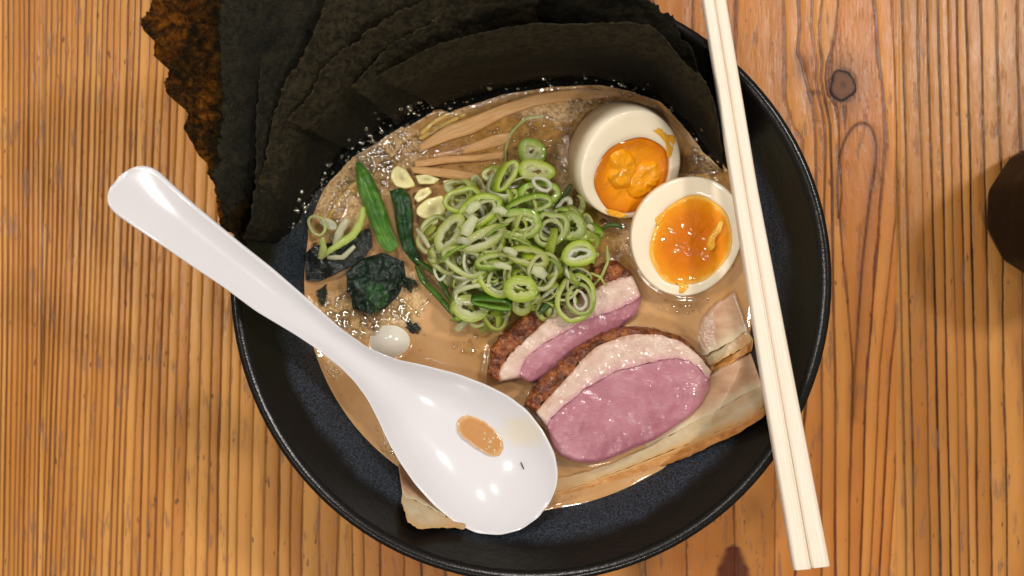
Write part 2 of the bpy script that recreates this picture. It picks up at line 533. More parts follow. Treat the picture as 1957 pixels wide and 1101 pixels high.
prof = [(0.0, 0.014), (0.030, 0.0145), (0.050, 0.020), (0.066, 0.031), (0.0755, 0.042), (0.0815, 0.050), (0.0845, 0.0545), (0.088, 0.060), (0.0925, 0.0655),
        (0.0965, 0.0705), (0.1000, 0.0755), (0.1018, 0.0785), (0.1028, 0.0798), (0.1038, 0.0803), (0.1047, 0.0798), (0.1051, 0.0785), (0.1046, 0.0755),
        (0.101, 0.068), (0.095, 0.056), (0.085, 0.041), (0.070, 0.024), (0.052, 0.012), (0.040, 0.008), (0.036, 0.006), (0.0355, 0.001), (0.034, 0.0), (0.032, 0.001), (0.031, 0.006), (0.0, 0.007)]
ang = 128
V, F = [], []
pr = resample(prof, 90)
for (r_, z_) in pr:
    for i in range(ang):
        a = 2 * math.pi * i / ang
        w = 1 + 0.0016 * math.sin(2 * a + .6) + .0008 * math.sin(5 * a)
        V.append((r_ * w * math.cos(a), r_ * w * math.sin(a), z_))
for q in range(len(pr) - 1):
    for i in range(ang):
        j = (i + 1) % ang
        F.append((q * ang + i, q * ang + j, (q + 1) * ang + j, (q + 1) * ang + i))
bowl = fix_normals(mesh('ramen_bowl', V, F, GLAZE))
bowl.location = (BC.x, BC.y, 0.0005)
tag(bowl, 'round black glazed ceramic bowl with blue speckled inner wall holding the ramen', 'bowl')

# ------------------------------------------------------------------ outlines of what sits in the soup (photo pixels)
DUCK_F_SKIN_O = [(1002, 776), (1013, 750), (1044, 715), (1074, 689), (1109, 659), (1144, 639), (1183, 626), (1223, 624), (1262, 630), (1297, 641), (1323, 659), (1349, 685), (1364, 709)]
DUCK_F_SKIN_I = [(1024, 788), (1040, 767), (1070, 737), (1092, 712), (1116, 682), (1145, 659), (1183, 645), (1223, 637), (1262, 640), (1297, 650), (1321, 666), (1346, 690), (1361, 711)]
DUCK_F_FAT_I = [(1044, 815), (1056, 797), (1070, 781), (1096, 763), (1114, 746), (1144, 729), (1179, 709), (1223, 698), (1258, 689), (1292, 685), (1319, 691), (1336, 703), (1356, 727)]
DUCK_F_LOW = [(1046, 822), (1050, 840), (1057, 859), (1070, 872), (1096, 883), (1127, 889), (1162, 881), (1205, 862), (1249, 844), (1288, 820), (1319, 798), (1340, 777), (1358, 748), (1360, 734)]
DUCK_B_SKIN_O = [(930, 716), (934, 690), (937, 667), (957, 641), (987, 615), (1026, 582), (1083, 545), (1135, 515), (1162, 497), (1183, 500), (1206, 520)]
DUCK_B_SKIN_I = [(953, 731), (955, 705), (966, 687), (983, 667), (1022, 633), (1048, 606), (1083, 580), (1120, 560), (1162, 537), (1190, 528), (1210, 526)]
DUCK_B_FAT_I = [(994, 722), (997, 704), (1005, 685), (1044, 654), (1083, 633), (1118, 611), (1162, 598), (1205, 580), (1226, 566)]
DUCK_B_LOW = [(1012, 733), (1050, 722), (1090, 690), (1130, 665), (1170, 640), (1201, 615), (1218, 602), (1228, 575)]
EGG1 = [(1083, 303), (1090, 254), (1121, 212), (1167, 196), (1212, 199), (1258, 220), (1296, 254), (1310, 284), (1304, 330), (1270, 380), (1201, 427), (1174, 427), (1136, 406), (1110, 376), (1098, 342)]
EGG2 = [(1312 + 108 * math.cos(t) * 1.0, 450 + 116 * math.sin(t)) for t in np.linspace(0, 2 * math.pi, 40)]
NORI_LINE = [(545, 486), (592, 440), (615, 390), (640, 355), (660, 330), (680, 305), (700, 290), (740, 265), (770, 245), (800, 225), (830, 210), (862, 214), (900, 200), (960, 182), (1000, 172), (1060, 166), (1150, 163), (1210, 178), (1265, 203), (1310, 250), (1345, 295), (1385, 330)]
PORK_LOW = [(1465, 794), (1414, 829), (1358, 855), (1314, 875), (1249, 899), (1205, 916), (1162, 933), (1118, 949), (1065, 962), (1040, 972), (960, 985), (900, 990)]
QUAIL = [(745 + 45 * math.cos(t), 652 + 36 * math.sin(t)) for t in np.linspace(0, 2 * math.pi, 24)]

# ------------------------------------------------------------------ broth
k = NM('broth_liquid')
co = k.obj()
gold = k.attr('gold'); foam = k.attr('foam')
n1 = k.noise(co, 55, 4); n2 = k.noise(co, 260, 4, .6); n3 = k.noise(co, 900, 2)
tan = k.mix(k.step(n1, .3, .7), srgb(199, 150, 96), srgb(212, 167, 117))
gol = k.mix(k.step(n2, .3, .7), srgb(146, 104, 42), srgb(192, 146, 76))
col = k.mix(k.math('MULTIPLY', gold, k.step(n1, .1, .5, .8, 1)), tan, gol)
ce = k.voro(k.vadd(co, k.vscale(k.n('TexNoise', {'Vector': co, 'Scale': 200}).outputs[1], (.0012, .0012, 0))), 420, 'DISTANCE_TO_EDGE')
cell = k.step(ce, .03, .16)
ce2 = k.voro(co, 1100, 'DISTANCE_TO_EDGE')
fm = k.step(k.math('MULTIPLY', foam, k.math('ADD', n2, .45)), .35, .7)
foamcol = k.mix(k.step(n3, .3, .7), srgb(198, 156, 98), srgb(228, 196, 146))
foamc = k.mix(k.math('MULTIPLY', cell, .18), foamcol, k.mix(.4, foamcol, gol))
col = k.mix(fm, col, foamc)
drop = k.voro(co, 240, 'F1', 1.0)
dr = k.math('MULTIPLY', k.step(drop, .20, .16), k.step(n2, .48, .55))
col = k.mix(k.math('MULTIPLY', dr, .35), col, srgb(150, 92, 34))
h = k.math('ADD', k.math('MULTIPLY', k.math('MULTIPLY', cell, fm), 1.6), k.math('MULTIPLY', k.math('MULTIPLY', k.step(ce2, .02, .2), fm), .25))
h = k.math('ADD', h, k.math('MULTIPLY', n1, 1.5))
h = k.math('ADD', h, k.math('MULTIPLY', k.math('MULTIPLY', n2, gold), 2.2))
nb = k.bump(h, .5, .0006)
BROTH = k.done(k.pbr(col, k.math('ADD', .10, k.math('MULTIPLY', fm, .12)), nb, sss=.25, sssr=(1, .6, .3), ssss=.002, spec=.6, coat=1, coatr=.02, coatn=k.bump(k.math('MULTIPLY', k.noise(co, 140, 2, .4), k.math('ADD', .12, k.math('MULTIPLY', k.math('MAXIMUM', gold, foam), 1.0))), 1.0, .0014)))

def gauss(x, y, cx, cy, rx, ry):
    return math.exp(-((x - cx) / rx) ** 2 - ((y - cy) / ry) ** 2)

st = 0.0007
nn = int(0.09 / st)
gx = np.arange(-nn, nn + 1) * st
GX, GY = np.meshgrid(gx + BC.x, gx + BC.y, indexing='ij')
RR = np.hypot(GX - BC.x, GY - BC.y)
kpx = FPX / (ZC - BROTH_Z)
PX, PY = GX * kpx + W / 2, -GY * kpx + H / 2
closed = lambda l: list(l) + [l[0]]
dd = np.full(GX.shape, 1e9)
for l in [closed(EGG1), closed(EGG2), NORI_LINE, DUCK_F_LOW, DUCK_B_SKIN_O, DUCK_F_SKIN_O, PORK_LOW, closed(QUAIL)]:
    dd = np.minimum(dd, seg_dist(PX, PY, l))
dd = dd / kpx
wall = 0.0832 - RR
ZZ = BROTH_Z + 0.0013 * np.exp(-dd / 0.0016) + 0.0017 * np.exp(-np.maximum(wall, 0) / 0.0024)
pxf, pyf = PX.ravel(), PY.ravel()
gold_, foam_ = [], []
for a, b in zip(pxf, pyf):
    g = gauss(a, b, 980, 260, 240, 120) + gauss(a, b, 1110, 330, 90, 130) + gauss(a, b, 1360, 320, 70, 50) + .9 * gauss(a, b, 660, 600, 90, 60) + .7 * gauss(a, b, 1180, 480, 50, 70) + .5 * gauss(a, b, 930, 660, 50, 50)
    gold_.append(min(1, g * 1.15))
    f = gauss(a, b, 690, 330, 75, 80) + gauss(a, b, 740, 285, 90, 50) + gauss(a, b, 645, 400, 40, 60) + .9 * gauss(a, b, 690, 600, 110, 60) + .8 * gauss(a, b, 1360, 300, 45, 40) \
        + .75 * gauss(a, b, 1060, 200, 120, 40) + .7 * gauss(a, b, 760, 560, 60, 60) + .6 * gauss(a, b, 1080, 350, 50, 90) + .6 * gauss(a, b, 640, 700, 40, 40) + .6 * gauss(a, b, 750, 850, 40, 60) + .5 * gauss(a, b, 1190, 470, 40, 60)
    foam_.append(min(1, f))
keep = (RR < 0.0862)
idx = -np.ones(RR.shape, int)
idx[keep] = np.arange(keep.sum())
V = np.stack([GX[keep], GY[keep], ZZ[keep]], 1)
F = []
n_ = RR.shape[0]
K = keep
for i in range(n_ - 1):
    for j in range(n_ - 1):
        if K[i, j] and K[i + 1, j] and K[i, j + 1] and K[i + 1, j + 1]:
            F.append((idx[i, j], idx[i + 1, j], idx[i + 1, j + 1], idx[i, j + 1]))
kk = keep.ravel()
broth = mesh('broth', V, F, BROTH, attrs={'gold': np.array(gold_)[kk], 'foam': np.array(foam_)[kk]})
tag(broth, 'creamy tan ramen broth with golden oil and foam filling the black bowl', 'soup')

# bubbles of the foam (uncountable)
k = NM('bubble_film')
lw = k.n('LayerWeight', {'Blend': .35}).outputs['Facing']
gl = k.n('BsdfGlossy', {'Color': (1, .97, .9), 'Roughness': .04})
tr = k.n('BsdfTransparent', {'Color': (1, .96, .86)})
mx = k.n('MixShader', {0: k.step(lw, .0, 1.0, .30, .75), 1: tr.outputs[0], 2: gl.outputs[0]})
BUBBLE = k.done(mx.outputs[0])

def bubbles(name, places, mat, parent, lat=5, lon=10, flat=0.8):
    V, F = [], []
    for (c, r) in places:
        o = len(V)
        for q in range(lat + 1):
            t = math.pi / 2 * (1 - q / lat) if q else math.pi / 2
            for i in range(lon):
                a = 2 * math.pi * i / lon
                V.append((c.x + r * math.cos(a) * math.sin(t if q else math.pi / 2), c.y + r * math.sin(a) * math.sin(t if q else math.pi / 2), c.z + r * flat * math.cos(t)))
        for q in range(lat):
            for i in range(lon):
                j = (i + 1) % lon
                F.append((o + q * lon + i, o + q * lon + j, o + (q + 1) * lon + j, o + (q + 1) * lon + i))
    ob = mesh(name, V, F, mat, parent)
    ob['kind'] = 'stuff'
    return ob

pl = []
def scatter(cx, cy, rx, ry, n, r0, r1, z=BROTH_Z + .0005):
    for _ in range(n):
        a, q = rnd.random() * 2 * math.pi, math.sqrt(rnd.random())
        p = P(cx + rx * q * math.cos(a), cy + ry * q * math.sin(a), z)
        pl.append((p, r0 + (r1 - r0) * rnd.random() ** 2.5))
scatter(700, 600, 90, 45, 170, .0004, .0024)
scatter(690, 340, 60, 60, 120, .0003, .0015)
scatter(740, 280, 80, 30, 130, .0003, .0016)
scatter(960, 270, 170, 60, 200, .0003, .0010)
scatter(650, 380, 25, 60, 90, .0003, .0014)
scatter(780, 560, 50, 50, 60, .0004, .0016)
scatter(1080, 210, 120, 40, 220, .0003, .0010)
scatter(1075, 330, 40, 90, 80, .0003, .0010)
scatter(1350, 300, 40, 45, 80, .0003, .0012)
scatter(1180, 470, 30, 60, 40, .0003, .0009)
scatter(690, 320, 60, 60, 60, .0008, .0024)
scatter(640, 420, 30, 70, 70, .0004, .0019)
scatter(740, 300, 60, 30, 60, .0006, .0021)
scatter(1150, 190, 70, 20, 70, .0004, .0014)
scatter(840, 270, 60, 30, 60, .0004, .0015)
scatter(1075, 400, 20, 40, 40, .0004, .0014)
scatter(1345, 310, 35, 35, 40, .0005, .0018)
scatter(880, 655, 30, 40, 20, .0003, .0010)
scatter(900, 300, 100, 30, 60, .0003, .0009)
scatter(1330, 580, 80, 20, 60, .0002, .0006)
scatter(640, 690, 20, 20, 20, .0003, .0010)
scatter(755, 870, 12, 40, 50, .0003, .0008)
bubbles('foam_bubbles', pl, BUBBLE, broth)

# beads of fat and droplets clinging along the nori water line
k = NM('oil_bead')
OIL = BUBBLE
pl2 = []
nl = resample(NORI_LINE, 400)
for _ in range(330):
    q = nl[rnd.randrange(60, 395)]
    p = P(q[0] + rnd.gauss(0, 5), q[1] + rnd.gauss(2, 5), BROTH_Z + .0007)
    pl2.append((p, .0002 + .0007 * rnd.random() ** 2))
bubbles('oil_beads', pl2, OIL, broth, lat=4, lon=8)

# ------------------------------------------------------------------ nori sheets
def nori_mat(name, a, b, trans=0.0, amber=None):
    k = NM(name)
    co = k.obj(); uv = k.uv(); u, v, _ = k.sep(uv)
    n1 = k.noise(co, 430, 5, .7, .6); n2 = k.noise(k.vadd(co, (3, 1, 2)), 1100, 4, .6, 1.5)
    n3 = k.noise(co, 90, 3)
    col = k.mix(k.step(n1, .34, .66), a, b)
    fibre = k.step(k.noise(k.vscale(co, (1, 1, 1)), 1300, 3, .6, 4.0), .56, .68)
    col = k.mix(k.math('MULTIPLY', fibre, .55), col, srgb(98, 88, 62))
    col = k.mix(k.math('MULTIPLY', k.step(k.noise(k.vadd(co, (9, 9, 9)), 1000, 3, .6, 3.0), .55, .68), .6), col, srgb(10, 10, 7))
    lower_shade = k.step(k.math('ADD', v, k.math('MULTIPLY', k.math('SUBTRACT', n3, .5), .5)), .80, .38)  # shade on the sheets' lower faces, painted dark into the colour
    col = k.mix(k.math('MULTIPLY', lower_shade, .85), col, srgb(12, 12, 9))
    wet = k.step(k.math('ADD', v, k.math('MULTIPLY', k.math('SUBTRACT', n3, .5), .22)), .36, .20)
    col = k.mix(wet, col, srgb(14, 17, 16))
    h = k.math('ADD', k.math('MULTIPLY', n1, 1.1), k.math('MULTIPLY', n2, .8))
    h = k.math('ADD', h, k.math('MULTIPLY', k.math('MULTIPLY', k.noise(co, 520, 4, .6), wet), 3.6))
    strk = k.noise(k.comb(k.math('MULTIPLY', u, 26.0), k.math('MULTIPLY', v, 120.0), 0.0), 1.0, 4, .65)
    col = k.mix(k.math('MULTIPLY', k.step(strk, .56, .70), .45), col, srgb(9, 9, 7))
    h = k.math('ADD', h, k.math('MULTIPLY', strk, .8))
    nb = k.bump(h, .5, .0006)
    rough = k.math('SUBTRACT', .72, k.math('MULTIPLY', wet, .42))
    sh = k.pbr(col, rough, nb, spec=k.math('SUBTRACT', .17, k.math('MULTIPLY', wet, .17)), coat=k.math('MULTIPLY', wet, .12), coatr=.05, coatn=k.bump(k.math('ADD', k.noise(co, 230, 3, .6), k.math('MULTIPLY', k.voro(co, 420), .35)), 1.0, .0036))
    if trans:
        tl = k.n('BsdfTranslucent', {'Color': k.ramp(k.math('ADD', k.math('MULTIPLY', n1, .4), k.math('ADD', k.math('MULTIPLY', n2, .3), k.math('MULTIPLY', n3, .3))), [(.41, srgb(36, 30, 10)), (.48, srgb(122, 100, 34)), (.54, srgb(204, 172, 76)), (.61, srgb(252, 232, 160))])})
        sh = k.n('MixShader', {0: trans, 1: sh, 2: tl.outputs[0]}).outputs[0]
    return k.done(sh)

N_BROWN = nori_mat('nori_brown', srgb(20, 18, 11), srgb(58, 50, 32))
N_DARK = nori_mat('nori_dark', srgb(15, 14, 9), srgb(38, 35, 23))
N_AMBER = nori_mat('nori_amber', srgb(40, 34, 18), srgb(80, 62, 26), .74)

def z_lean(px, py, m):
    z = 0.1
    for _ in range(12):
        p = P(px, py, z)
        r = math.hypot(p.x - BC.x, p.y - BC.y)
        z = 0.5 * z + 0.5 * max(0.0845, 0.0845 + m * (r - RIM_R))
    return z

NPV = np.linspace(0, 1, 60)
NPZ = smooth(np.interp(NPV, [0, .12, .22, .40, .62, 1], [0, .02, .11, .42, .75, 1]), 6)
def nori(B, T, zb, zt, mat, label, nu=170, nv=54, rag=0.0010, lean=None, bow=0.0, seed=1.0, flat=False):
    Bc = smooth(resample(B, nu), 3); Tc = resample(T, nu)
    if not lean: Tc = smooth(Tc, 1)
    V, UV = [], []
    nzs = resample([(i, z) for i, z in enumerate(zt)], nu)[:, 1] if zt else None
    zz = np.array([z_lean(Tc[i][0], Tc[i][1], lean) if lean else nzs[i] for i in range(nu)])
    zz = smooth(zz, 10)
    for i in range(nu):
        u = i / (nu - 1)
        b = P(Bc[i][0], Bc[i][1], zb)
        t = P(Tc[i][0], Tc[i][1], zz[i])
        L = (t - b).length
        dr = (t - b) / max(L, 1e-5)
        side = dr.cross(Vector((0, 0, 1))); side = side.normalized() if side.length > 1e-5 else Vector((1, 0, 0))
        nrm = side.cross(dr)
        eg = rag * (.9 * fbm(t.x, t.y, seed, 420, 4) + .8 * fbm(t.x, t.y, seed + 5, 1300, 3))
        for j in range(nv):
            v = j / (nv - 1)
            p = b.lerp(t, v) + dr * eg * v
            p.z += (t.z - b.z) * ((float(np.interp(v, NPV, NPZ)) if not lean or flat else 1 - (1 - v) ** 1.6) - v)
            cr = 0.00042 * fbm(p.x, p.y, p.z + seed, 140, 3) + 0.00016 * fbm(p.x, p.y, p.z + seed, 700, 2)
            p = p + nrm * (cr * (1 if j else 0) + bow * math.sin(math.pi * v))
            if j == 0: p.z = zb - .006
            if i in (0, nu - 1):
                p += side * rag * .8 * fbm(p.x, p.y, seed, 500)
            V.append(p); UV.append((u, v))
    o = mesh('nori_sheet', V, grid_faces(nu, nv), mat, uv=UV)
    s = o.modifiers.new('thickness', 'SOLIDIFY'); s.thickness = 0.00028; s.offset = -1
    top_ = [V[i * nv + j] for i in range(3, nu - 3) for j in range(nv) if .12 < j / (nv - 1) < .40 and V[i * nv + j].z > .0532]
    if seed not in (6, 7) and top_:
        pb = []
        for _ in range(190):
            p = rnd.choice(top_)
            if rnd.random() > 1.15 - (p.z - .053) / .016: continue
            pb.append((p + Vector((rnd.gauss(0, .0006), rnd.gauss(0, .0006), -.0001)), .00025 + .0010 * rnd.random() ** 2.2))
        bubbles('water_beads', pb, BUBBLE, o, lat=4, lon=8, flat=.7)
    return tag(o, label, 'nori', 'sheets of dried seaweed fanned along the back of the bowl')

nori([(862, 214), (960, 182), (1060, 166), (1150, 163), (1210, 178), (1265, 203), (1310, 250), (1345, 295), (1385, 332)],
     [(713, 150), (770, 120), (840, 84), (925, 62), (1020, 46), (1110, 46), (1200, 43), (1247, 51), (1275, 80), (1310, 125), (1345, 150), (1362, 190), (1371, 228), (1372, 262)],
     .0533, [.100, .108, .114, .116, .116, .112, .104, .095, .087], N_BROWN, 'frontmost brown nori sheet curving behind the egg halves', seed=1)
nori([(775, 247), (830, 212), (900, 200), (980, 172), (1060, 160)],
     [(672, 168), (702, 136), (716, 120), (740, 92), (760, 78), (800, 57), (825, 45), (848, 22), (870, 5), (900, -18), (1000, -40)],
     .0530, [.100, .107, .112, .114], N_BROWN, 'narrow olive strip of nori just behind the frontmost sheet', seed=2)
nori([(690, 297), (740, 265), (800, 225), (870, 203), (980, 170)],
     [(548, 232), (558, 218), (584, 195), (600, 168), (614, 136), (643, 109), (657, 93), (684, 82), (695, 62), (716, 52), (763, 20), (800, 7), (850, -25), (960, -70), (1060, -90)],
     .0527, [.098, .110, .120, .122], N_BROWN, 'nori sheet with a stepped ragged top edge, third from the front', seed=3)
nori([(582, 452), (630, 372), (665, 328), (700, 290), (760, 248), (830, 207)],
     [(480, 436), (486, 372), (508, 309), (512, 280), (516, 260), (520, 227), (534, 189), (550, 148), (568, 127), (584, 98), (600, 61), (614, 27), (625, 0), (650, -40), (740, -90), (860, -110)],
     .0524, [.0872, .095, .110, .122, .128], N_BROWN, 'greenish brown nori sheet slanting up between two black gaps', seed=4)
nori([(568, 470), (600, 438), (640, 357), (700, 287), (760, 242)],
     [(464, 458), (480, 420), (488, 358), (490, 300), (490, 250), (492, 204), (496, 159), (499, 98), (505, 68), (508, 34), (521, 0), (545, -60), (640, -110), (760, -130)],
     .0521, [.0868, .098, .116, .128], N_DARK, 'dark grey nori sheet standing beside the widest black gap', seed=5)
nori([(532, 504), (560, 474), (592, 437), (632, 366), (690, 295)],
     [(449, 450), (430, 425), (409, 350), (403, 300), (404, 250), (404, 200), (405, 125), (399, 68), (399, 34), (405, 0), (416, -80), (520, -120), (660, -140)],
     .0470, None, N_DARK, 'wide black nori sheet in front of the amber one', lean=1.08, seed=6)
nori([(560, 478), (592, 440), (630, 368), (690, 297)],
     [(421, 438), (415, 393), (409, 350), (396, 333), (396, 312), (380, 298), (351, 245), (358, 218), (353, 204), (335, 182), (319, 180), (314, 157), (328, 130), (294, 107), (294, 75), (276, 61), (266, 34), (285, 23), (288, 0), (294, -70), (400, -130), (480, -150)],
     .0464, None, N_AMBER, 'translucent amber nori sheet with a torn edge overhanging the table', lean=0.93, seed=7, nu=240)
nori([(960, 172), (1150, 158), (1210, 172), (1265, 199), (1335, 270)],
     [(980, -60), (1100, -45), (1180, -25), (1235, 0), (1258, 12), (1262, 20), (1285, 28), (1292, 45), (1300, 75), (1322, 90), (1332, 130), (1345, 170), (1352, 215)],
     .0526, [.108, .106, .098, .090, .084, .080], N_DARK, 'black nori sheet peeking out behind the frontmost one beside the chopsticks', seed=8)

# ------------------------------------------------------------------ meat
def meat_mats():
    k = NM('duck_meat'); co = k.obj(); uv = k.uv(); u, v, _ = k.sep(uv)
    n = k.noise(k.vscale(co, (1, 1.6, 1)), 190, 4, .6); f = k.noise(k.vscale(co, (1, 1, 1)), 900, 3, .6)
    str_ = k.noise(k.vscale(co, (420, 1500, 300)), 1.0, 3)
    big = k.noise(co, 55, 2)
    col = k.ramp(k.math('ADD', k.math('MULTIPLY', n, .35), k.math('MULTIPLY', big, .65)), [(.3, srgb(166, 100, 113)), (.5, srgb(184, 120, 132)), (.7, srgb(200, 146, 154))])
    col = k.mix(k.math('MULTIPLY', k.step(str_, .60, .72), .28), col, srgb(216, 176, 180))
    edge = k.math('MAXIMUM', k.step(v, .90, 1.0), k.step(u, .95, 1.0))
    col = k.mix(k.math('MULTIPLY', edge, .55), col, srgb(140, 78, 92))
    fine = k.noise(co, 2000, 2, .6)
    h = k.math('ADD', k.math('ADD', k.math('MULTIPLY', f, .6), k.math('MULTIPLY', fine, .35)), k.math('ADD', k.math('MULTIPLY', str_, .6), k.math('MULTIPLY', n, .35)))
    meat = k.done(k.pbr(col, .3, k.bump(h, .5, .0005), sss=.2, sssr=(1, .45, .4), ssss=.002, coat=k.math('MULTIPLY', k.step(k.noise(co, 75, 2), .36, .60, .2, 1.0), k.math('ADD', .22, k.math('MULTIPLY', .78, k.math('MAXIMUM', k.step(v, .45, .10), k.step(u, .72, .92))))), coatr=k.math('ADD', .03, k.math('MULTIPLY', k.noise(co, 500, 2), .10)), coatn=k.bump(k.noise(co, 190, 3, .55), 1.0, .0011)))
    k = NM('duck_fat'); co = k.obj()
    n = k.noise(co, 220, 4, .6); f = k.noise(co, 1000, 3)
    col = k.ramp(n, [(.25, srgb(204, 164, 148)), (.5, srgb(218, 188, 170)), (.75, srgb(230, 208, 190))])
    h = k.math('ADD', k.math('ADD', k.math('MULTIPLY', f, .8), k.math('MULTIPLY', k.noise(co, 2100, 2), .4)), k.math('MULTIPLY', n, 1.0))
    uv = k.uv(); v = k.sep(uv)[1]
    col = k.mix(k.math('MULTIPLY', k.step(k.math('ADD', v, k.math('MULTIPLY', k.math('SUBTRACT', n, .5), .5)), .55, 1.0), .55), col, srgb(206, 146, 154))
    col = k.mix(k.math('MULTIPLY', k.step(k.math('ADD', v, k.math('MULTIPLY', k.math('SUBTRACT', f, .5), .45)), .84, 1.06), .9), col, srgb(190, 126, 138))
    col = k.mix(k.math('MULTIPLY', k.step(k.math('ADD', v, k.math('MULTIPLY', k.math('SUBTRACT', n, .5), .3)), .16, .0), .75), col, srgb(170, 110, 66))
    fat = k.done(k.pbr(col, .3, k.bump(h, .6, .0005), sss=.3, sssr=(1, .7, .55), ssss=.002, coat=k.step(k.noise(co, 90, 2), .36, .60, .25, 1.0), coatr=.05, coatn=k.bump(k.noise(co, 230, 3, .55), 1.0, .0010)))
    k = NM('duck_skin'); co = k.obj()
    n = k.noise(co, 260, 5, .65); f = k.voro(co, 700)
    col = k.ramp(n, [(.30, srgb(44, 16, 6)), (.46, srgb(110, 50, 16)), (.58, srgb(150, 82, 34)), (.75, srgb(190, 122, 62))])
    h = k.math('ADD', k.math('MULTIPLY', f, 1.0), k.math('MULTIPLY', n, 1.6))
    skin = k.done(k.pbr(col, .34, k.bump(h, .9, .0008), spec=.3, coat=.5, coatr=.08))
    k = NM('pork_meat'); co = k.obj()
    n = k.noise(k.vscale(co, (1, 2.2, 1)), 120, 4); f = k.noise(co, 800, 3)
    v = k.sep(k.uv())[1]
    col = k.ramp(n, [(.25, srgb(178, 136, 104)), (.5, srgb(196, 156, 124)), (.75, srgb(208, 174, 144))])
    col = k.mix(k.step(k.math('ADD', v, k.math('MULTIPLY', n, .4)), .80, 1.25), col, srgb(216, 198, 164))
    pm = k.done(k.pbr(col, .3, k.bump(k.math('ADD', f, k.math('MULTIPLY', n, 2)), .35, .0004), sss=.3, sssr=(1, .6, .4), ssss=.003, spec=.35, coat=.3, coatr=.14))
    k = NM('pork_fat'); co = k.obj()
    n = k.noise(k.vscale(co, (1, 1.5, 1)), 150, 4); f = k.noise(co, 800, 3)
    v = k.sep(k.uv())[1]
    col = k.ramp(n, [(.3, srgb(192, 164, 120)), (.5, srgb(202, 182, 146)), (.75, srgb(206, 194, 166))])
    col = k.mix(k.step(k.math('ADD', v, k.math('MULTIPLY', n, .5)), .85, 1.3), col, srgb(206, 158, 96))
    col = k.mix(k.step(k.math('ADD', v, k.math('MULTIPLY', n, .4)), .45, .15), col, srgb(204, 176, 140))
    col = k.mix(k.math('MULTIPLY', k.step(k.math('ADD', k.sep(k.uv())[0], k.math('MULTIPLY', n, .3)), .62, 1.0), .7), col, srgb(202, 150, 92))
    pf = k.done(k.pbr(col, .25, k.bump(k.math('ADD', f, k.math('MULTIPLY', n, 2)), .35, .0004), sss=.4, sssr=(1, .7, .5), ssss=.003, spec=.35, coat=.3, coatr=.14))
    k = NM('pork_rind'); co = k.obj()
    n = k.noise(k.vscale(co, (1, 1.5, 1)), 170, 5, .65); f = k.noise(co, 900, 3)
    col = k.ramp(n, [(.25, srgb(150, 92, 36)), (.45, srgb(184, 124, 58)), (.62, srgb(204, 148, 84)), (.8, srgb(212, 168, 110))])
    v = k.sep(k.uv())[1]
    col = k.mix(k.step(k.math('ADD', v, k.math('MULTIPLY', n, .5)), .95, 1.35), col, srgb(120, 66, 22))
    col = k.mix(k.step(k.math('ADD', v, k.math('MULTIPLY', n, .4)), .5, .15), col, srgb(208, 166, 108))
    pr_ = k.done(k.pbr(col, .28, k.bump(k.math('ADD', f, k.math('MULTIPLY', n, 2)), .5, .0005), sss=.2, sssr=(1, .6, .3), ssss=.002, spec=.35, coat=.35, coatr=.12))
    return meat, fat, skin, pm, pf, pr_
MEAT, FAT, SKIN, PMEAT, PFAT, PRIND = meat_mats()

d1 = tag(empty('duck_slice', P(1190, 760, .056)), 'large front duck slice with broad pink face and seared brown skin edge', 'duck slice', 'slices of pink duck breast')
ruled_slab('skin', SKIN, d1, DUCK_F_SKIN_O, DUCK_F_SKIN_I, lambda u, v: .0644 - .0050 * u + .001 * v, .010, 90, 12, .002, 0, .002, .0009, 420, .0007, 420)
ruled_slab('fat', FAT, d1, DUCK_F_SKIN_I, DUCK_F_FAT_I, lambda u, v: .0656 - .0048 * u + .0002 * v, .010, 90, 22, .0003, .0002, .0012, .0005, 330, .0003, 400)
ruled_slab('meat', MEAT, d1, DUCK_F_FAT_I, DUCK_F_LOW, lambda u, v: .0650 - .0048 * u - .0035 * v, .009, 100, 40, .0002, .0022, .002, .0006, 140, .0002, 300, bulge=.0012)
d2 = tag(empty('duck_slice', P(1090, 620, .054)), 'rear duck slice partly hidden under scallion rings and the front slice', 'duck slice', 'slices of pink duck breast')
ruled_slab('skin', SKIN, d2, DUCK_B_SKIN_O, DUCK_B_SKIN_I, lambda u, v: .0596 + .0005 * v, .008, 80, 16, .0022, 0, .002, .0011, 420, .0008, 420)
ruled_slab('fat', FAT, d2, DUCK_B_SKIN_I, DUCK_B_FAT_I, lambda u, v: .0603 - .0006 * v - .001 * u, .008, 80, 20, .0003, .0002, .0015, .0005, 330, .0003)
ruled_slab('meat', MEAT, d2, DUCK_B_FAT_I, DUCK_B_LOW, lambda u, v: .0595 - .0025 * v - .002 * u, .007, 80, 24, .0002, .002, .002, .0004, 240, .0003)

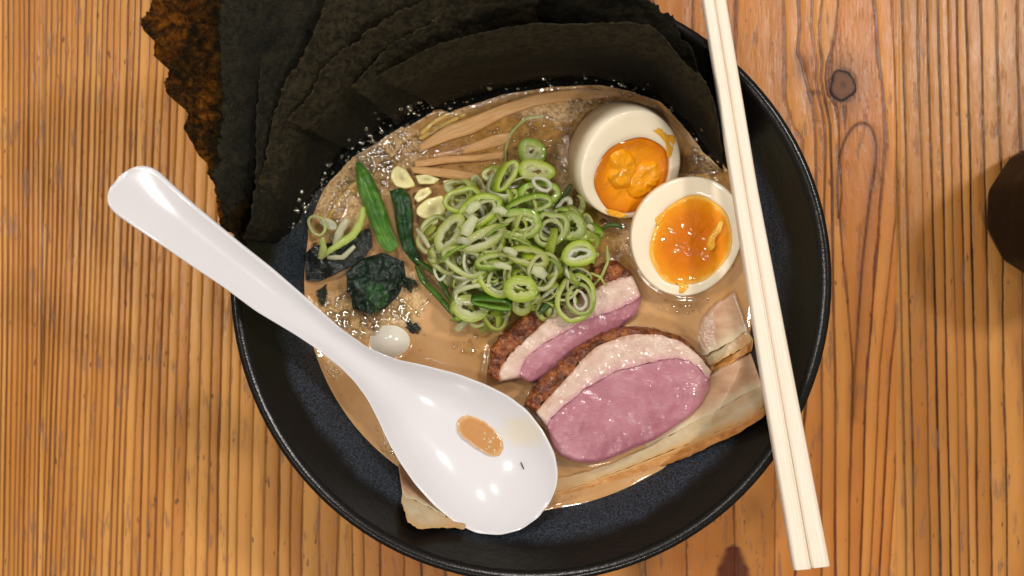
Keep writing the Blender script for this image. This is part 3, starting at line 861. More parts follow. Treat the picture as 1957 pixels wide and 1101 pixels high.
def pork(loc, label, bands, seam=True):
    o = tag(empty('pork_slice', loc), label, 'pork slice', 'slices of braised pork belly')
    for nm, mt, up, lo, z_ in bands:
        ruled_slab(nm, mt, o, up, lo, z_, .004, 70, 16, (.0002 if nm != 'meat' else .0012) if seam else .0008, (.0002 if nm != 'rind' else .0015) if seam else .0008, .0012, .0002, 160, .0005, 350)
    return o
def zl(a):
    def f(u, v):
        t = min(1, max(0, (u - .22) / .4)); t = t * t * (3 - 2 * t)
        return .0556 - (.0044 if a < 0.0001 else .0022) * t - a
    return f
pork(P(1250, 880, .052), 'long pale pork belly slice with golden rind under the front duck slice', [
    ('meat', PMEAT, [(1436, 676), (1380, 700), (1330, 740), (1250, 790), (1150, 840), (1080, 880), (1000, 905), (930, 915)],
     [(1458, 738), (1420, 755), (1370, 785), (1310, 815), (1240, 855), (1150, 893), (1070, 915), (1000, 925), (920, 935)], zl(0)),
    ('fat', PFAT, [(1458, 738), (1420, 755), (1370, 785), (1310, 815), (1240, 855), (1150, 893), (1070, 915), (1000, 925), (920, 935)],
     [(1463, 775), (1420, 806), (1360, 830), (1310, 850), (1240, 878), (1160, 908), (1110, 928), (1060, 940), (1000, 952), (910, 965)], zl(.0003)),
    ('rind', PRIND, [(1463, 775), (1420, 806), (1360, 830), (1310, 850), (1240, 878), (1160, 908), (1110, 928), (1060, 940), (1000, 952), (910, 965)],
     [(1465, 795)] + PORK_LOW[1:], zl(.0008))])
zr = lambda a: (lambda u, v: .0506 + .0036 * min(1, u * 1.6 + v * .5) + .0012 * v - a)
pork(P(1390, 640, .052), 'short pork belly slice between the front egg half and the chopsticks', [
    ('meat', PMEAT, [(1318, 640), (1345, 600), (1375, 575), (1405, 556)], [(1340, 684), (1370, 668), (1400, 652), (1430, 630)], zr(0)),
    ('fat', PFAT, [(1340, 684), (1370, 668), (1400, 652), (1430, 630)], [(1352, 700), (1378, 688), (1405, 674), (1441, 650)], zr(-.0008)),
    ('rind', PRIND, [(1352, 700), (1378, 688), (1405, 674), (1441, 650)], [(1364, 712), (1384, 704), (1404, 694), (1438, 671)], zr(-.0008))])
pork(P(820, 970, .052), 'pork belly corner sticking out under the spoon at the lower left', [
    ('meat', PMEAT, [(760, 888), (790, 900), (830, 930), (870, 960)], [(768, 942), (778, 952), (804, 960), (852, 988)], lambda u, v: .0545),
    ('fat', PFAT, [(768, 942), (778, 952), (804, 960), (852, 988), (895, 1000)], [(766, 958), (774, 980), (779, 1000), (806, 1012), (848, 1008), (888, 1012)], lambda u, v: .0548)])

# ------------------------------------------------------------------ eggs
k = NM('egg_white'); co = k.obj()
n = k.noise(co, 60, 3)
z = k.sep(co)[2]
tint = k.step(k.math('ADD', k.attr('outer_tan'), k.math('MULTIPLY', k.math('SUBTRACT', n, .5), .3)), .04, .46)  # white turns tan from the cut face towards the outer side
col = k.mix(tint, k.mix(n, srgb(240, 222, 190), srgb(248, 236, 210)), k.mix(k.noise(co, 160, 3), srgb(172, 142, 106), srgb(200, 174, 138)))
EGGW = k.done(k.pbr(col, k.math('ADD', .30, k.math('MULTIPLY', n, .15)), k.bump(k.noise(co, 500, 3), .2, .0003), sss=.15, sssr=(1, .8, .6), ssss=.003, coat=.3, coatr=.08))
def yolk_mat(nm, a, b, c, d, rgh):
    k = NM(nm); co = k.obj(); r_ = k.attr('rad')
    n = k.noise(co, 170, 4); f = k.noise(co, 1100, 3)
    q = k.math('ADD', r_, k.math('MULTIPLY', k.math('SUBTRACT', n, .5), .22))
    col = k.ramp(q, [(.30, a), (.62, b), (.88, c), (1.0, d)])
    h = k.math('ADD', k.math('MULTIPLY', n, 1.0), k.math('MULTIPLY', f, .9))
    return k.done(k.pbr(col, rgh, k.bump(h, .5, .0005), sss=.05, sssr=(1, .6, .1), ssss=.001, spec=.15, coat=.7, coatr=.035, coatn=k.bump(k.noise(co, 150, 1, .4), 1.0, .0014)))
YOLK1 = yolk_mat('yolk_runny', srgb(240, 158, 10), srgb(234, 146, 6), srgb(216, 124, 4), srgb(196, 104, 2), .25)
YOLK2 = yolk_mat('yolk_soft', srgb(212, 112, 0), srgb(222, 124, 2), srgb(238, 150, 14), srgb(253, 206, 92), .35)
k = NM('yolk_smear'); co = k.obj()
YSM = k.done(k.pbr(k.mix(k.noise(co, 300, 3), srgb(240, 160, 20), srgb(250, 190, 60)), .25, k.bump(k.noise(co, 500, 3), .5, .0005), sss=.4, sssr=(1, .5, .15), ssss=.002, coat=.5))

def egg(cpx, cz, a, b, rot, tilt, tdir, depth, yc, yr, yrot, ymat, label, ydome, bulge=.03):
    """half egg: a,b face radii (m); tilt of the face about direction tdir; yolk centre (m) and radii"""
    root = tag(empty('egg_half', P(*cpx, cz)), label, 'egg', 'soft boiled egg halves')
    ax = Vector((-math.sin(tdir), math.cos(tdir), 0))
    root.rotation_mode = 'QUATERNION'
    root.rotation_quaternion = (Matrix.Rotation(tilt, 3, ax)).to_quaternion()
    N = 72
    def outl(t):
        e = 1 + .06 * math.cos(t)
        x_, y_ = a * math.cos(t), b * e * math.sin(t)
        return Vector((x_ * math.cos(rot) - y_ * math.sin(rot), x_ * math.sin(rot) + y_ * math.cos(rot), 0))
    def yol(t, s=1):
        w = 1 + .02 * math.sin(3 * t + 1) + .012 * math.sin(7 * t)
        x_, y_ = yr[0] * math.cos(t) * w * s, yr[1] * math.sin(t) * w * s
        return Vector((yc[0] + x_ * math.cos(yrot) - y_ * math.sin(yrot), yc[1] + x_ * math.sin(yrot) + y_ * math.cos(yrot), 0))
    rings = []
    for f, zz in [(0.0, -.004), (0.0, -.0012), (.012, -.0003), (.05, 0), (.25, .0001), (.5, .0002), (.75, .0001), (.93, 0), (.985, -.0004)]:
        rings.append((f, zz))
    V = []
    for f, zz in rings:
        for i in range(N):
            t = 2 * math.pi * i / N
            q = yol(t).lerp(outl(t), f); q.z = zz + .00015 * nz(q.x, q.y, 3, 300)
            V.append(q)
    for s in range(1, 12):
        an = math.pi / 2 * s / 11
        for i in range(N):
            t = 2 * math.pi * i / N
            g = math.cos(an) ** .9 * (1 + bulge * math.sin(2 * an)) if s < 11 else .001
            q = outl(t) * g
            V.append(Vector((q.x, q.y, -.0009 - depth * math.sin(an))))
    nr = len(rings) + 11
    F = []
    for q in range(nr - 1):
        for i in range(N):
            j = (i + 1) % N
            F.append((q * N + i, (q + 1) * N + i, (q + 1) * N + j, q * N + j))
    w = mesh('egg_white', V, F, EGGW, attrs={'outer_tan': [0.0] * (len(rings) * N) + [min(1, s_ / 3.5) for s_ in range(1, 12) for _ in range(N)]}); w.parent = root
    fix_normals(w)
    V, rad = [Vector((yc[0], yc[1], ydome))], [0]
    RN = 16
    for q in range(1, RN + 1):
        s = q / RN
        for i in range(N):
            p = yol(2 * math.pi * i / N, s * 1.01)
            p.z = ydome * (1 - s * s) - .0002 - .001 * max(0, s - .93) / .07 + .0007 * fbm(p.x, p.y, cz * 90, 260) * (1 - s ** 3)
            V.append(p); rad.append(s)
    F = [(0, 1 + i, 1 + (i + 1) % N) for i in range(N)]
    for q in range(RN - 1):
        for i in range(N):
            j = (i + 1) % N
            F.append((1 + q * N + i, 1 + (q + 1) * N + i, 1 + (q + 1) * N + j, 1 + q * N + j))
    y = mesh('yolk', V, F, ymat, attrs={'rad': rad}); y.parent = root
    fix_normals(y)
    return root

PXM = (ZC - .063) / FPX     # metres per photo pixel at egg height

def blob(name, mat, parent, pts, z, th, amp=.0006, dome=.0008, n=40):
    """soft lump lying on a tilted egg face, in the egg's own frame (pixels from its centre, y down)"""
    a = smooth_closed(resample(list(pts) + [pts[0]], n + 1)[:-1], 1)
    c = a.mean(0); V = [Vector((c[0] * PXM, -c[1] * PXM, z + dome))]; rad = [.3]
    sd = rnd.random() * 40
    for q in range(1, 9):
        s = q / 8
        for i in range(n):
            p = (c + (a[i] - c) * s) * PXM
            V.append(Vector((p[0], -p[1], z + dome * (1 - s ** 4) - th * max(0, s - .85) / .15 + amp * fbm(p[0], p[1], sd, 420) * (1 - s ** 6)))); rad.append(.3)
    F = [(0, 1 + (i + 1) % n, 1 + i) for i in range(n)]
    for q in range(7):
        for i in range(n):
            j = (i + 1) % n
            F.append((1 + q * n + i, 1 + (q + 1) * n + i, 1 + (q + 1) * n + j, 1 + q * n + j))
    o = mesh(name, V, F, mat, attrs={'rad': rad}); o.parent = parent
    return fix_normals(o)

e1 = egg((1206, 318), .0665, 104 * PXM, 110 * PXM, R(30), R(33), R(-50), .025, (6 * PXM, -20 * PXM), (79 * PXM, 76 * PXM), R(20), YOLK1,
         'rear egg half tilted towards the front with runny torn yolk', -.0022, .12)
blob('yolk_flap', YOLK1, e1, [(-50, -28), (-20, -40), (10, -20), (20, 10), (5, 50), (-20, 52), (-48, 26), (-42, 0)], -.0012, .002, .0009, .0016)
blob('yolk_flap', YOLK1, e1, [(-5, 25), (20, 0), (60, -10), (78, 20), (60, 62), (20, 75), (0, 60)], -.0014, .002, .0011, .0014)
blob('yolk_smear', YSM, e1, [(26, -76), (50, -80), (66, -62), (86, -60), (92, -40), (84, -8), (74, -16), (70, -40), (48, -62)], .0001, .0004, .0002, .0002)
blob('yolk_smear', YSM, e1, [(-50, 82), (-30, 86), (0, 96), (10, 102), (-8, 106), (-36, 98)], .0003, .0008, .0003, .0003)
e2 = egg((1312, 450), .0640, 106 * PXM, 116 * PXM, R(-25), R(7), R(-60), .021, (9 * PXM, -11 * PXM), (76 * PXM, 88 * PXM), R(-28), YOLK2,
         'front egg half lying flat with firm jammy orange yolk', .0006)
blob('yolk_crumb', YSM, e2, [(40, 5), (62, -30), (72, -32), (68, -10), (52, 8), (54, 28), (44, 34), (36, 20)], .0008, .001, .001, .0012)
blob('yolk_smear', YSM, e2, [(-62, -32), (-50, -44), (-42, -38), (-50, -22), (-58, -16)], .0003, .0006, .0002, .0002)
blob('yolk_smear', YSM, e2, [(-20, 88), (0, 92), (8, 98), (-4, 112), (-14, 112), (-12, 98)], .0003, .0006, .0002, .0002)

k = NM('quail_white'); co = k.obj()
QW = k.done(k.pbr(srgb(246, 238, 222), .18, sss=.1, sssr=(1, .8, .6), ssss=.004, coat=.6, coatr=.04))
q = disc_slab('fish_ball', QW, None, QUAIL, BROTH_Z - .0004, .004, 48, 14, .0010, 0, 300, dome=.0046)
tag(q, 'small smooth white ball half sunk in the broth beside the spoon', 'fish ball')

# ------------------------------------------------------------------ bamboo shoots, noodles
k = NM('bamboo_flesh'); co = k.obj(); uv = k.uv(); u, v, _ = k.sep(uv)
fb = k.noise(k.comb(k.math('MULTIPLY', u, 4.0), k.math('MULTIPLY', v, 26.0), 0.0), 1.0, 3)
col = k.ramp(fb, [(.25, srgb(204, 146, 86)), (.5, srgb(228, 176, 116)), (.75, srgb(242, 200, 144))])
BAMBOO = k.done(k.pbr(col, .22, k.bump(fb, .7, .0006), sss=.3, sssr=(1, .6, .3), ssss=.002, coat=.5, coatr=.06))
BG = 'strips of bamboo shoot floating under the nori'
def bamboo(up, lo, z0, z1, label):
    return tag(ruled_slab('bamboo_strip', BAMBOO, None, up, lo, lambda u, v: z0 + (z1 - z0) * u, .004, 50, 14, .0012, .0012, .0012, .0003, 260), label, 'bamboo shoot', BG)
bamboo([(797, 277), (850, 240), (900, 222), (960, 198), (1020, 178), (1100, 168), (1190, 172), (1206, 178)],
       [(802, 290), (855, 268), (905, 254), (965, 222), (1020, 202), (1100, 190), (1180, 186), (1206, 184)], .0562, .0526, 'longest bamboo strip bending along the nori edge')
bamboo([(818, 296), (880, 280), (940, 258), (975, 250)], [(820, 305), (880, 296), (940, 282), (976, 272)], .0530, .0532, 'submerged bamboo strip behind the shiny streak')
bamboo([(790, 306), (850, 298), (910, 295), (965, 288)], [(792, 322), (850, 312), (910, 308), (962, 304)], .0552, .0536, 'upper arm of the two bamboo strips meeting in a point')
bamboo([(782, 318), (810, 318), (870, 323), (945, 337)], [(788, 330), (815, 334), (870, 343), (942, 351)], .0560, .0562, 'lower arm of the two bamboo strips meeting in a point, next to the scallions')

k = NM('noodle_dough')
NOOD = k.done(k.pbr(srgb(212, 176, 98), .2, sss=.4, sssr=(1, .7, .4), ssss=.003, coat=.4, coatr=.05))
def noodle(pts, label, z=BROTH_Z):
    s = smooth(resample(pts, 40), 3)
    p3 = [P(a, b, z + .0004 * math.sin(i * .3)) for i, (a, b) in enumerate(s)]
    p3[0].z -= .002; p3[-1].z -= .002
    return tag(tube('noodle', NOOD, None, p3, .0011, 8), label, 'noodle', 'noodles breaking the surface of the broth')
noodle([(805, 255), (830, 232), (855, 218), (868, 214)], 'yellow noodle tucked against the nori beside the longest bamboo strip')
noodle([(800, 268), (835, 246), (870, 228), (890, 218)], 'yellow noodle alongside the longest bamboo strip')
noodle([(640, 400), (655, 370), (680, 350), (700, 345)], 'pale noodle curving through foam left of the spinach stem')
noodle([(628, 420), (645, 385), (668, 362), (690, 372)], 'pale noodle in foam beside the nori water line')

# ------------------------------------------------------------------ greens
def leaf_mat(nm, a, b, c, rgh=.3):
    k = NM(nm); co = k.obj(); uv = k.uv(); u, v, _ = k.sep(uv)
    vein = k.noise(k.comb(k.math('MULTIPLY', u, 3.0), k.math('MULTIPLY', v, 22.0), 0.0), 1.0, 2)
    n = k.noise(co, 260, 4)
    col = k.ramp(k.math('ADD', k.math('MULTIPLY', vein, .5), k.math('MULTIPLY', n, .5)), [(.3, a), (.5, b), (.7, c)])
    h = k.math('ADD', vein, k.math('MULTIPLY', n, 1.2))
    return k.done(k.pbr(col, rgh, k.bump(h, .7, .0006), sss=.15, sssr=(.4, 1, .2), ssss=.001, spec=.3, coat=.5, coatr=.06, coatn=k.bump(k.math('ADD', k.math('MULTIPLY', vein, .6), k.noise(co, 160, 2, .5)), 1.0, .0012)))
LEAF = leaf_mat('leaf_green', srgb(28, 66, 10), srgb(64, 116, 22), srgb(120, 160, 54))
LEAFD = leaf_mat('leaf_dark', srgb(10, 38, 16), srgb(22, 62, 22), srgb(54, 100, 38))
SPIN = leaf_mat('spinach_dark', srgb(6, 18, 14), srgb(14, 34, 24), srgb(28, 56, 34), .28)
WAK = leaf_mat('seaweed_black', srgb(8, 14, 14), srgb(16, 24, 22), srgb(30, 40, 34), .25)

def leaf(up, lo, label, mat, name, cat, zc=.057, ridge=.0022, z2=None, sm=14, lobes=1, amp=.0009):
    z2 = zc if z2 is None else z2
    return tag(ruled_slab(name, mat, None, up, lo, lambda u, v: zc + (z2 - zc) * u + ridge * ((1 - abs(2 * v - 1)) ** .8 if lobes == 1 else abs(math.sin(2 * math.pi * v)) ** .7 * .8 + .2 * math.sin(math.pi * v)) * math.sin(math.pi * min(1, u * 1.1 + .05)), .0008, 60, 22, 0, 0, 0, amp, 190, sm=sm), label, cat)
leaf([(688, 308), (708, 330), (725, 365), (738, 400), (750, 440), (762, 470)], [(680, 312), (682, 365), (698, 405), (715, 445), (727, 475), (746, 484)],
     'bright green pointed leaf stem standing in foam at the left', LEAF, 'spinach_leaf', 'spinach', .0570, .0034, lobes=2)
leaf([(768, 359), (785, 372), (790, 405), (790, 450), (800, 490), (806, 502)], [(744, 365), (753, 400), (758, 440), (768, 475), (785, 498), (796, 508)],
     'darker green folded leaf beside the garlic slices', LEAFD, 'spinach_leaf', 'spinach', .0566, .0032, lobes=2)
def crumple(name, mat, outline, label, cat, z, dome, amp, sc=190):
    o = disc_slab(name, mat, None, outline, z, .003, 96, 26, .001, amp, sc, .0016, 300, 1, dome)
    return tag(o, label, cat)
clump = tag(empty('spinach_clump', P(720, 540, .055)), 'crumpled dark green clump of boiled spinach in foam', 'spinach')
def clump_leaf(up, lo, mat, zc, ridge, z2=None):
    o = leaf(up, lo, None, mat, 'leaf', None, zc, ridge, z2, amp=.0017)
    o.parent = clump
    o.matrix_parent_inverse = Matrix.Translation(-clump.location)
clump_leaf([(664, 520), (690, 495), (730, 482), (772, 500)], [(662, 560), (690, 548), (730, 540), (776, 538)], SPIN, .0550, .0030)
clump_leaf([(668, 545), (700, 530), (740, 528), (772, 540)], [(674, 590), (705, 600), (738, 590), (764, 560)], SPIN, .0560, .0034)
clump_leaf([(690, 500), (712, 520), (716, 560), (700, 590)], [(662, 520), (664, 550), (672, 575), (690, 594)], SPIN, .0572, .0026)
clump_leaf([(700, 500), (735, 492), (765, 512), (760, 540)], [(700, 530), (720, 548), (742, 556), (756, 552)], SPIN, .0585, .0030)
clump_leaf([(690, 540), (720, 535), (745, 552), (742, 575)], [(688, 566), (705, 582), (722, 590), (738, 584)], LEAFD, .0580, .0022)
crumple('spinach_clump', LEAFD, [(682, 560), (700, 552), (716, 575), (730, 592), (712, 602), (694, 590)], 'small green leaf tip below the spinach clump', 'spinach', .0555, .002, .002, 240)
leaf([(582, 485), (600, 470), (640, 462), (690, 440), (707, 436)], [(584, 535), (610, 538), (650, 520), (690, 500), (712, 470)], 'flat black seaweed flap under pale onion strips at the left', WAK, 'seaweed_flap', 'seaweed', .0546, .0008)
crumple('spinach_scrap', SPIN, [(606, 555), (622, 545), (628, 560), (618, 580), (606, 572)], 'small dark scrap of leaf near the bowl wall by the spoon', 'spinach', .0535, .001, .001, 300)
crumple('spinach_scrap', WAK, [(772, 615), (782, 611), (794, 618), (800, 634), (795, 641), (786, 632), (775, 626)], 'tiny black leaf scrap above the small white ball', 'spinach', .0540, .001, .0012, 400)
crumple('spinach_scrap', SPIN, [(768, 525), (788, 530), (796, 545), (785, 556), (770, 548)], 'dark wet scrap at the right edge of the spinach clump', 'spinach', .0540, .001, .0012, 300)

# garlic slices
k = NM('garlic_flesh'); co = k.obj(); uv = k.uv(); u, v, _ = k.sep(uv)
n = k.noise(co, 500, 3)
col = k.ramp(k.math('ADD', u, k.math('MULTIPLY', k.math('SUBTRACT', n, .5), .25)), [(.1, srgb(196, 184, 130)), (.4, srgb(226, 214, 156)), (.8, srgb(236, 226, 170)), (1, srgb(226, 206, 120))])
GARLIC = k.done(k.pbr(col, .22, k.bump(n, .25, .0003), sss=.5, sssr=(1, .9, .5), ssss=.003, coat=.6, coatr=.06))
GG = 'pale garlic slices between the spinach and the scallions'
def garlic(pts, z, label):
    return tag(disc_slab('garlic_slice', GARLIC, None, pts, z, .0022, 48, 10, .0009, .0003, 300, sm=2), label, 'garlic slice', GG)
garlic([(758, 315), (775, 322), (790, 345), (794, 356), (775, 361), (756, 357), (745, 340), (748, 324)], .0580, 'pear shaped garlic slice at the tip of the bamboo strips')
garlic([(796, 396), (815, 380), (845, 372), (855, 385), (850, 408), (825, 421), (805, 417), (794, 408)], .0572, 'largest pale garlic slice beside the scallion heap')
garlic([(792, 335), (815, 332), (842, 342), (830, 352), (800, 352)], .0556, 'half hidden garlic slice under the lower bamboo strip')
garlic([(790, 378), (800, 362), (820, 356), (826, 368), (812, 380), (798, 388)], .0560, 'yellow garlic slice between the largest slice and the dark leaf')
garlic([(845, 345), (865, 342), (884, 350), (870, 358), (850, 356)], .0552, 'narrow garlic slice touching the scallions below the bamboo')

# ------------------------------------------------------------------ scallions
def scal_mat(nm, rim, mid, inner, rib=.5):
    k = NM(nm); co = k.obj(); r_ = k.attr('rad'); u = k.attr('run')
    rv = k.n('ObjectInfo').outputs['Random']
    n = k.noise(co, 500, 3)
    q = k.math('ADD', r_, k.math('MULTIPLY', k.math('SUBTRACT', n, .5), .22))
    col = k.ramp(q, [(.05, inner), (.55, mid), (.88, rim), (1.0, rim)])
    hs = k.n('HueSaturation', {'Hue': k.math('ADD', .478, k.math('MULTIPLY', rv, .028)), 'Saturation': k.math('ADD', .84, k.math('MULTIPLY', rv, .22)), 'Value': k.math('ADD', .92, k.math('MULTIPLY', rv, .22)), 'Color': col}).outputs[0]
    fib = k.math('FRACT', k.math('ADD', k.math('MULTIPLY', u, 46.0), k.math('MULTIPLY', n, .8)))
    line = k.step(k.math('ABSOLUTE', k.math('SUBTRACT', fib, .5)), .12, .5)
    hs = k.mix(k.math('MULTIPLY', line, .16), hs, inner)
    lay = k.step(k.math('ABSOLUTE', k.math('SUBTRACT', k.math('FRACT', k.math('ADD', k.math('MULTIPLY', r_, 2.6), k.math('MULTIPLY', n, .5))), .5)), .06, .22)
    hs = k.mix(k.math('MULTIPLY', k.math('SUBTRACT', 1.0, lay), .22), hs, mid)
    nb = k.bump(k.math('ADD', k.math('MULTIPLY', lay, .8), k.math('ADD', k.math('MULTIPLY', line, rib), k.math('MULTIPLY', n, 1.6))), .55, .0004)
    sh = k.pbr(hs, .25, nb, sss=.35, sssr=(.7, 1, .3), ssss=.0025, coat=.9, coatr=.06, coatn=k.bump(k.noise(co, 230, 1, .4), 1.0, .0010))
    tl = k.n('BsdfTranslucent', {'Color': hs})
    return k.done(k.n('MixShader', {0: .52, 1: sh, 2: tl.outputs[0]}).outputs[0])
S_GREEN = scal_mat('scallion_green', srgb(146, 184, 36), srgb(200, 220, 108), srgb(234, 240, 178))
S_LIME = scal_mat('scallion_lime', srgb(178, 204, 40), srgb(216, 228, 112), srgb(240, 242, 186))
S_PALE = scal_mat('scallion_pale', srgb(206, 220, 112), srgb(228, 234, 158), srgb(244, 245, 212))
S_WHITE = scal_mat('scallion_white', srgb(234, 238, 190), srgb(244, 245, 218), srgb(250, 250, 238))
S_DARK = scal_mat('scallion_dark', srgb(66, 120, 24), srgb(108, 158, 46), srgb(172, 202, 96), .9)

def ring_mesh(rx, ry, wall, hgt, a0=0.0, a1=2 * math.pi, irr=.08, N=44, pinch=0.0, curl=0.0):
    """curved wall of a cut scallion: outer rx, ry (m)"""
    full = abs(a1 - a0) > 6.2
    sd = rnd.random() * 90
    prof = [(0, -.5), (0, .38), (.10, .5), (.9, .5), (1, .38), (1, -.38), (.9, -.5), (.1, -.5)]
    V, rad, run = [], [], []
    n = N if full else N + 1
    for i in range(n):
        t = a0 + (a1 - a0) * i / N
        w = 1 + irr * (math.sin(2 * t + sd) + .6 * math.sin(3 * t + 2 * sd)) + .04 * nz(math.cos(t), math.sin(t), sd, 2)
        w -= pinch * math.exp(-((math.atan2(math.sin(t - 1.6), math.cos(t - 1.6))) / .5) ** 2)
        th = wall * (1 + .25 * nz(math.cos(t), math.sin(t), sd + 4, 2.5))
        for (f, h) in prof:
            kx, ky = rx * w - th * f, ry * w - th * f
            zz = h * hgt * (1 + .15 * math.sin(3 * t + sd)) + curl * math.sin(2 * t + sd)
            V.append((kx * math.cos(t), ky * math.sin(t), zz))
            rad.append(1 - f); run.append(i / N * (a1 - a0) / 6.28)
    m = len(prof)
    F = []
    for i in range(n if full else n - 1):
        j = (i + 1) % n
        for q in range(m):
            q2 = (q + 1) % m
            F.append((i * m + q, j * m + q, j * m + q2, i * m + q2))
    if not full:
        F.append(tuple(range(m))[::-1]); F.append(tuple((n - 1) * m + q for q in range(m)))
    return V, F, rad, run

HEAP = (985, 470)
def heap_z(px, py):
    d = ((px - HEAP[0]) / 190) ** 2 + ((py - HEAP[1]) / 170) ** 2
    return .0545 + .0135 * max(0, 1 - d) ** .8

def scallion(px, py, rx, ry, rot, mat, label, wall=.0018, hgt=.0024, a0=0.0, a1=2 * math.pi, tilt=(0, 0), dz=0.0, inner=None, z=None, irr=.06, pinch=0.0, name='scallion_ring', group='cut scallions heaped on the broth', curl=.0003):
    zz = (heap_z(px, py) if z is None else z) + dz
    kk = (ZC - zz) / FPX
    V, F, rad, run = ring_mesh(rx * kk, ry * kk, wall, hgt, a0, a1, irr, pinch=pinch, curl=curl)
    o = mesh(name, V, F, mat, attrs={'rad': rad, 'run': run})
    fix_normals(o)
    o.location = P(px, py, zz)
    o.rotation_euler = (R(tilt[0]), R(tilt[1]), R(-rot))
    tag(o, label, 'scallion', group)
    if inner:
        s, imat, dx, dy = inner
        V, F, rad, run = ring_mesh(rx * kk * s, ry * kk * s, wall * .7, hgt * .8, 0, 2 * math.pi, irr * 1.6, pinch=pinch * .5, curl=.0003)
        V = [(x_ + dx * kk, y_ - dy * kk, z_ - .0004) for x_, y_, z_ in V]
        c = mesh('inner_layer', V, F, imat, attrs={'rad': [r_ * .6 for r_ in rad], 'run': run})
        c.parent = o
        fix_normals(c)
    return o

S = scallion
S(1016, 290, 28, 27, 0, S_GREEN, 'topmost scallion ring of the heap, below the bamboo, with pale filled middle', 0.0030, .003, inner=(.55, S_PALE, 0, 0), dz=.005, pinch=.12, tilt=(8, 0))
S(1024, 327, 34, 23, 15, S_LIME, 'scallion ring with dark slit just under the topmost ring', 0.0029, .003, inner=(.6, S_PALE, 2, 2), dz=.006, tilt=(-10, 5))
S(1036, 352, 20, 14, 20, S_WHITE, 'tiny curled white scallion core lying on a ring near the top', 0.0012, .002, dz=.0085)
S(1030, 370, 42, 26, -10, S_GREEN, 'wide green scallion ring under the upper rings left of the rear egg', 0.0023, .003, dz=.002, tilt=(10, 15))
S(966, 337, 36, 17, -62, S_LIME, 'upright oval scallion ring seen edge on, left of the topmost ring', 0.0016, .004, dz=.006, tilt=(25, 20))
S(885, 383, 38, 27, -20, S_LIME, 'open scallion ring at the upper left corner of the heap', 0.0016, .0035, dz=.005, tilt=(-15, -10), pinch=.1)
S(915, 405, 52, 28, -32, S_LIME, 'long oval scallion ring across the upper left of the heap', 0.0020, .003, inner=(.72, S_PALE, 0, 1), dz=.004, tilt=(-8, -8))
S(1052, 437, 34, 38, 10, S_GREEN, 'left lobe of the heart shaped pair of scallion rings', 0.0019, .0034, inner=(.66, S_GREEN, 2, 3), dz=.004, pinch=.15)
S(1093, 433, 25, 31, -20, S_GREEN, 'right lobe of the heart shaped pair of scallion rings with a dark hole', 0.0034, .0034, dz=.0045)
S(1106, 486, 36, 23, -8, S_LIME, 'yellow rimmed scallion ring at the right end of the heap', 0.0023, .003, inner=(.62, S_WHITE, 0, 0), dz=.0055, pinch=-.1)
S(995, 552, 34, 26, 5, S_LIME, 'thick scallion ring with a star slit near the front of the heap', 0.0037, .003, dz=.009, irr=.03, pinch=.06)
S(997, 584, 20, 19, 0, S_LIME, 'small yellow scallion ring hanging below the thick star slit ring', 0.0025, .003, dz=.0065)
S(1100, 570, 38, 50, 8, S_LIME, 'largest scallion ring lying over the rear duck slice', 0.0018, .0032, z=.0640, irr=.03, tilt=(4, 0))
S(1108, 572, 26, 34, -6, S_GREEN, 'oval scallion ring nested inside the largest ring on the duck', 0.0014, .003, inner=(.55, S_WHITE, 0, 2), z=.0640, irr=.05)
S(900, 588, 37, 27, 12, S_PALE, 'pale scallion ring at the front left foot of the heap', 0.0037, .003, dz=.004, inner=None, pinch=.08)
S(942, 577, 40, 14, 6, S_DARK, 'dark green ribbed scallion slice lying flat at the front of the heap', 0.0013, .004, dz=.006, tilt=(32, 0))
S(1037, 517, 30, 40, 18, S_PALE, 'pale open scallion ring right of the heap centre', 0.0014, .0028, dz=.005, tilt=(10, 18))
S(958, 532, 46, 38, -12, S_LIME, 'broad lime scallion ring behind the thick star slit ring', 0.0018, .003, dz=.003, inner=(.72, S_PALE, 2, 2), tilt=(-6, 8))
S(985, 428, 52, 32, -6, S_GREEN, 'broad green scallion ring left of the heart shaped pair', 0.0026, .003, dz=.003, tilt=(6, -8), inner=(.62, S_GREEN, 4, 3))
S(860, 445, 40, 24, -52, S_PALE, 'pale translucent scallion ring at the left edge of the heap', 0.0030, .0026, dz=.004, tilt=(-8, -14))
S(925, 455, 46, 20, -24, S_PALE, 'pale flattened scallion ring in the middle left of the heap', 0.0029, .003, dz=.005, tilt=(14, -6))
S(890, 500, 46, 28, 18, S_PALE, 'pale oval scallion ring at the left front of the heap', 0.0018, .003, dz=.004, tilt=(10, -12))
S(1010, 490, 40, 22, 10, S_LIME, 'lime scallion ring at the centre of the heap', 0.0023, .003, dz=.006, tilt=(18, 4))
S(945, 500, 38, 18, -8, S_GREEN, 'green half turned scallion ring near the heap centre', 0.0018, .003, dz=.005, tilt=(-20, 5))
S(848, 500, 30, 22, 40, S_PALE, 'faint pale scallion ring at the far left foot of the heap', 0.0016, .002, dz=.002)
S(1010, 392, 46, 20, -16, S_GREEN, 'green scallion strip ring below the upper ring pair', 0.0016, .003, dz=.003, tilt=(24, 0))

